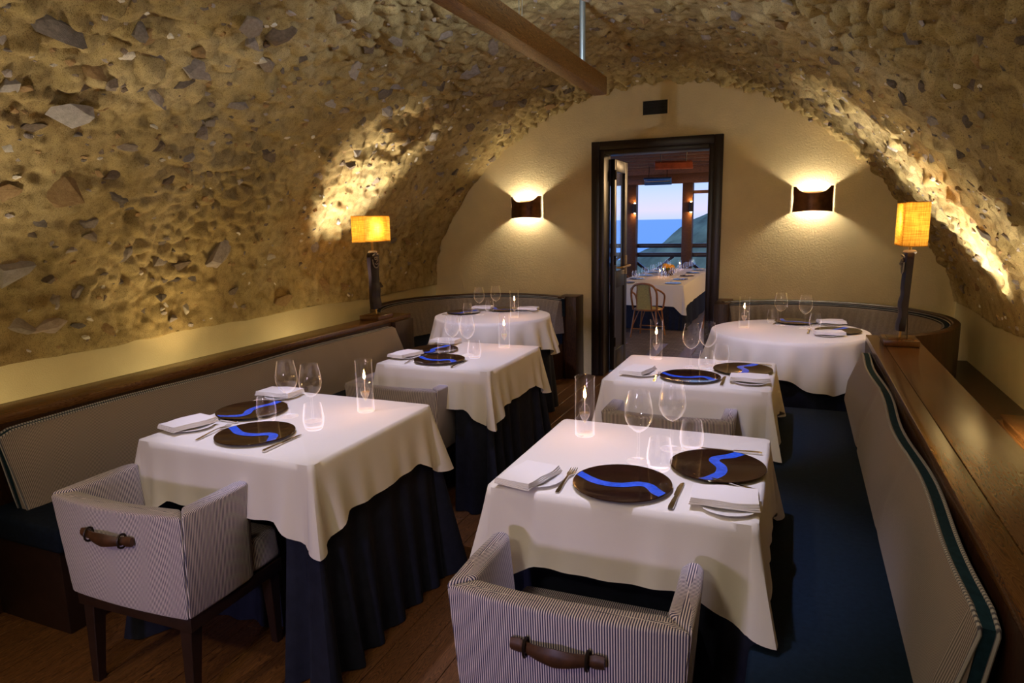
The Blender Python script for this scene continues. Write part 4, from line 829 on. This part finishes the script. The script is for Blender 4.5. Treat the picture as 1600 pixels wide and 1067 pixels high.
# bistro chairs
def bistro(loc, rz, label):
    t = thing('bistro_chair', label, 'chair', loc, rz, 'woven terrace chairs')
    MB().lathe([(0, .43), (.20, .43), (.212, .44), (.20, .455), (0, .452)], 28).build('seat', M['cane'], t, smooth=True)
    MB().tube([(.212*math.cos(2*math.pi*k/28), .212*math.sin(2*math.pi*k/28), .44) for k in range(29)], .014, 8).build('seat_rim', M['rattan'], t, smooth=True)
    hoop = [(-.19, -.16, .44), (-.205, -.20, .60), (-.20, -.225, .74), (-.14, -.25, .83), (0, -.26, .86), (.14, -.25, .83), (.20, -.225, .74), (.205, -.20, .60), (.19, -.16, .44)]
    MB().tube(catmull(hoop, 6), .017, 8).build('back_hoop', M['rattan'], t, smooth=True)
    arm = [(-.20, -.225, .78), (-.25, -.10, .72), (-.24, .06, .64), (-.205, .10, .45)]
    for s in (-1, 1):
        MB().tube(catmull([(x*s*-1, y, z) for x, y, z in arm], 6), .015, 8).build('armrest', M['rattan'], t, smooth=True)
        MB().tube([(s*.115, -.185, .44), (s*.115, -.225, .64), (s*.09, -.245, .84)], .013, 8).build('slat', M['rattan'], t, smooth=True)
    MB().loft([[(x, -.19-.055*u - .012, .45+.39*u) for x in (-.11, -.05, .05, .11)] + [(x, -.19-.055*u + .004, .45+.39*u) for x in (.11, .05, -.05, -.11)] for u in (0, .25, .5, .75, 1)]).build('backrest', M['cane'], t)
    for x, y in ((-.17, -.15), (.17, -.15), (-.16, .15), (.16, .15)):
        MB().tube([(x, y, .44), (x*1.15, y*1.2, .2), (x*1.3, y*1.35, 0)], .014, 8).build('leg', M['rattan'], t, smooth=True)
        MB().tube([(x*1.18, y*1.25, .17), (x*.6, y*.9, .42)], .009, 6).build('brace', M['rattan'], t, smooth=True)
    for s in (-1, 1): MB().tube([(-.21, s*.185, .14), (.21, s*.185, .14)], .010, 6).build('stretcher', M['rattan'], t, smooth=True)
    return t
bistro((-2.13, 10.55, ZF), R(-8), 'yellow woven bistro chair with its back to the doorway')
bistro((-1.18, 11.75, ZF), R(80), 'dark-armed bistro chair at the long side of the terrace table')
bistro((-3.40, 11.9, ZF), R(-85), 'rounded cane chair between the two terrace tables, nearer the doorway')
bistro((-3.28, 13.6, ZF), R(-95), 'rounded cane chair between the two terrace tables, nearer the railing')
# ceiling heaters
def heater(loc, rz, tilt, mat, label):
    t = thing('patio_heater', label, 'heater', loc, rz)
    MB().loft([[(-.30, y, z), (.30, y, z), (.30, y, z+.02), (-.30, y, z+.02)] for y, z in ((-.16, -.02), (-.06, .05), (.06, .05), (.16, -.02))]).build('hood', mat, t, bevel=.004)
    for x in (-.2, .2): MB().tube([(x, 0, .06), (x, 0, .43)], .008, 6).build('hanger', M['iron'], t)
    MB().tube([(-.27, 0, 0), (.27, 0, 0)], .015, 8).build('element', M['steel'], t, smooth=True); t.rotation_euler.x = tilt
heater((-1.95, 11.5, 2.33), .25, .3, M['red'], 'rusty red heater hood hanging from the terrace ceiling')
heater((-2.95, 15.4, 2.30), .1, -.35, M['bluehood'], 'blue heater hood hanging before the terrace beam')

# ------------------------------------------------------------------ sea and hillside far below
struct(MB().box(-40000, 40000, 60, 60000, -61, -60).build('sea_ground', M['sea']))
hv = []; hf = []; nx, ny = 90, 40
for j in range(ny+1):
    for i in range(nx+1):
        x = -70 + 130*i/nx; y = 90 + 120*j/ny; t = (x + 29)*0.54
        top = -3.8 + (min(t, 30) if t > 0 else t*0.9)
        h = -62 + (top + 62)*math.exp(-((y-150)/46)**2) + 1.2*noise.fractal(Vector((x*.12, y*.12, 0)), .9, 2, 4)
        hv.append((x, y, h))
for j in range(ny):
    for i in range(nx): a = j*(nx+1)+i; hf.append((a, a+1, a+nx+2, a+nx+1))
o = MB().add(hv, hf).build('hillside_ground', M['hill'], smooth=True); struct(o)
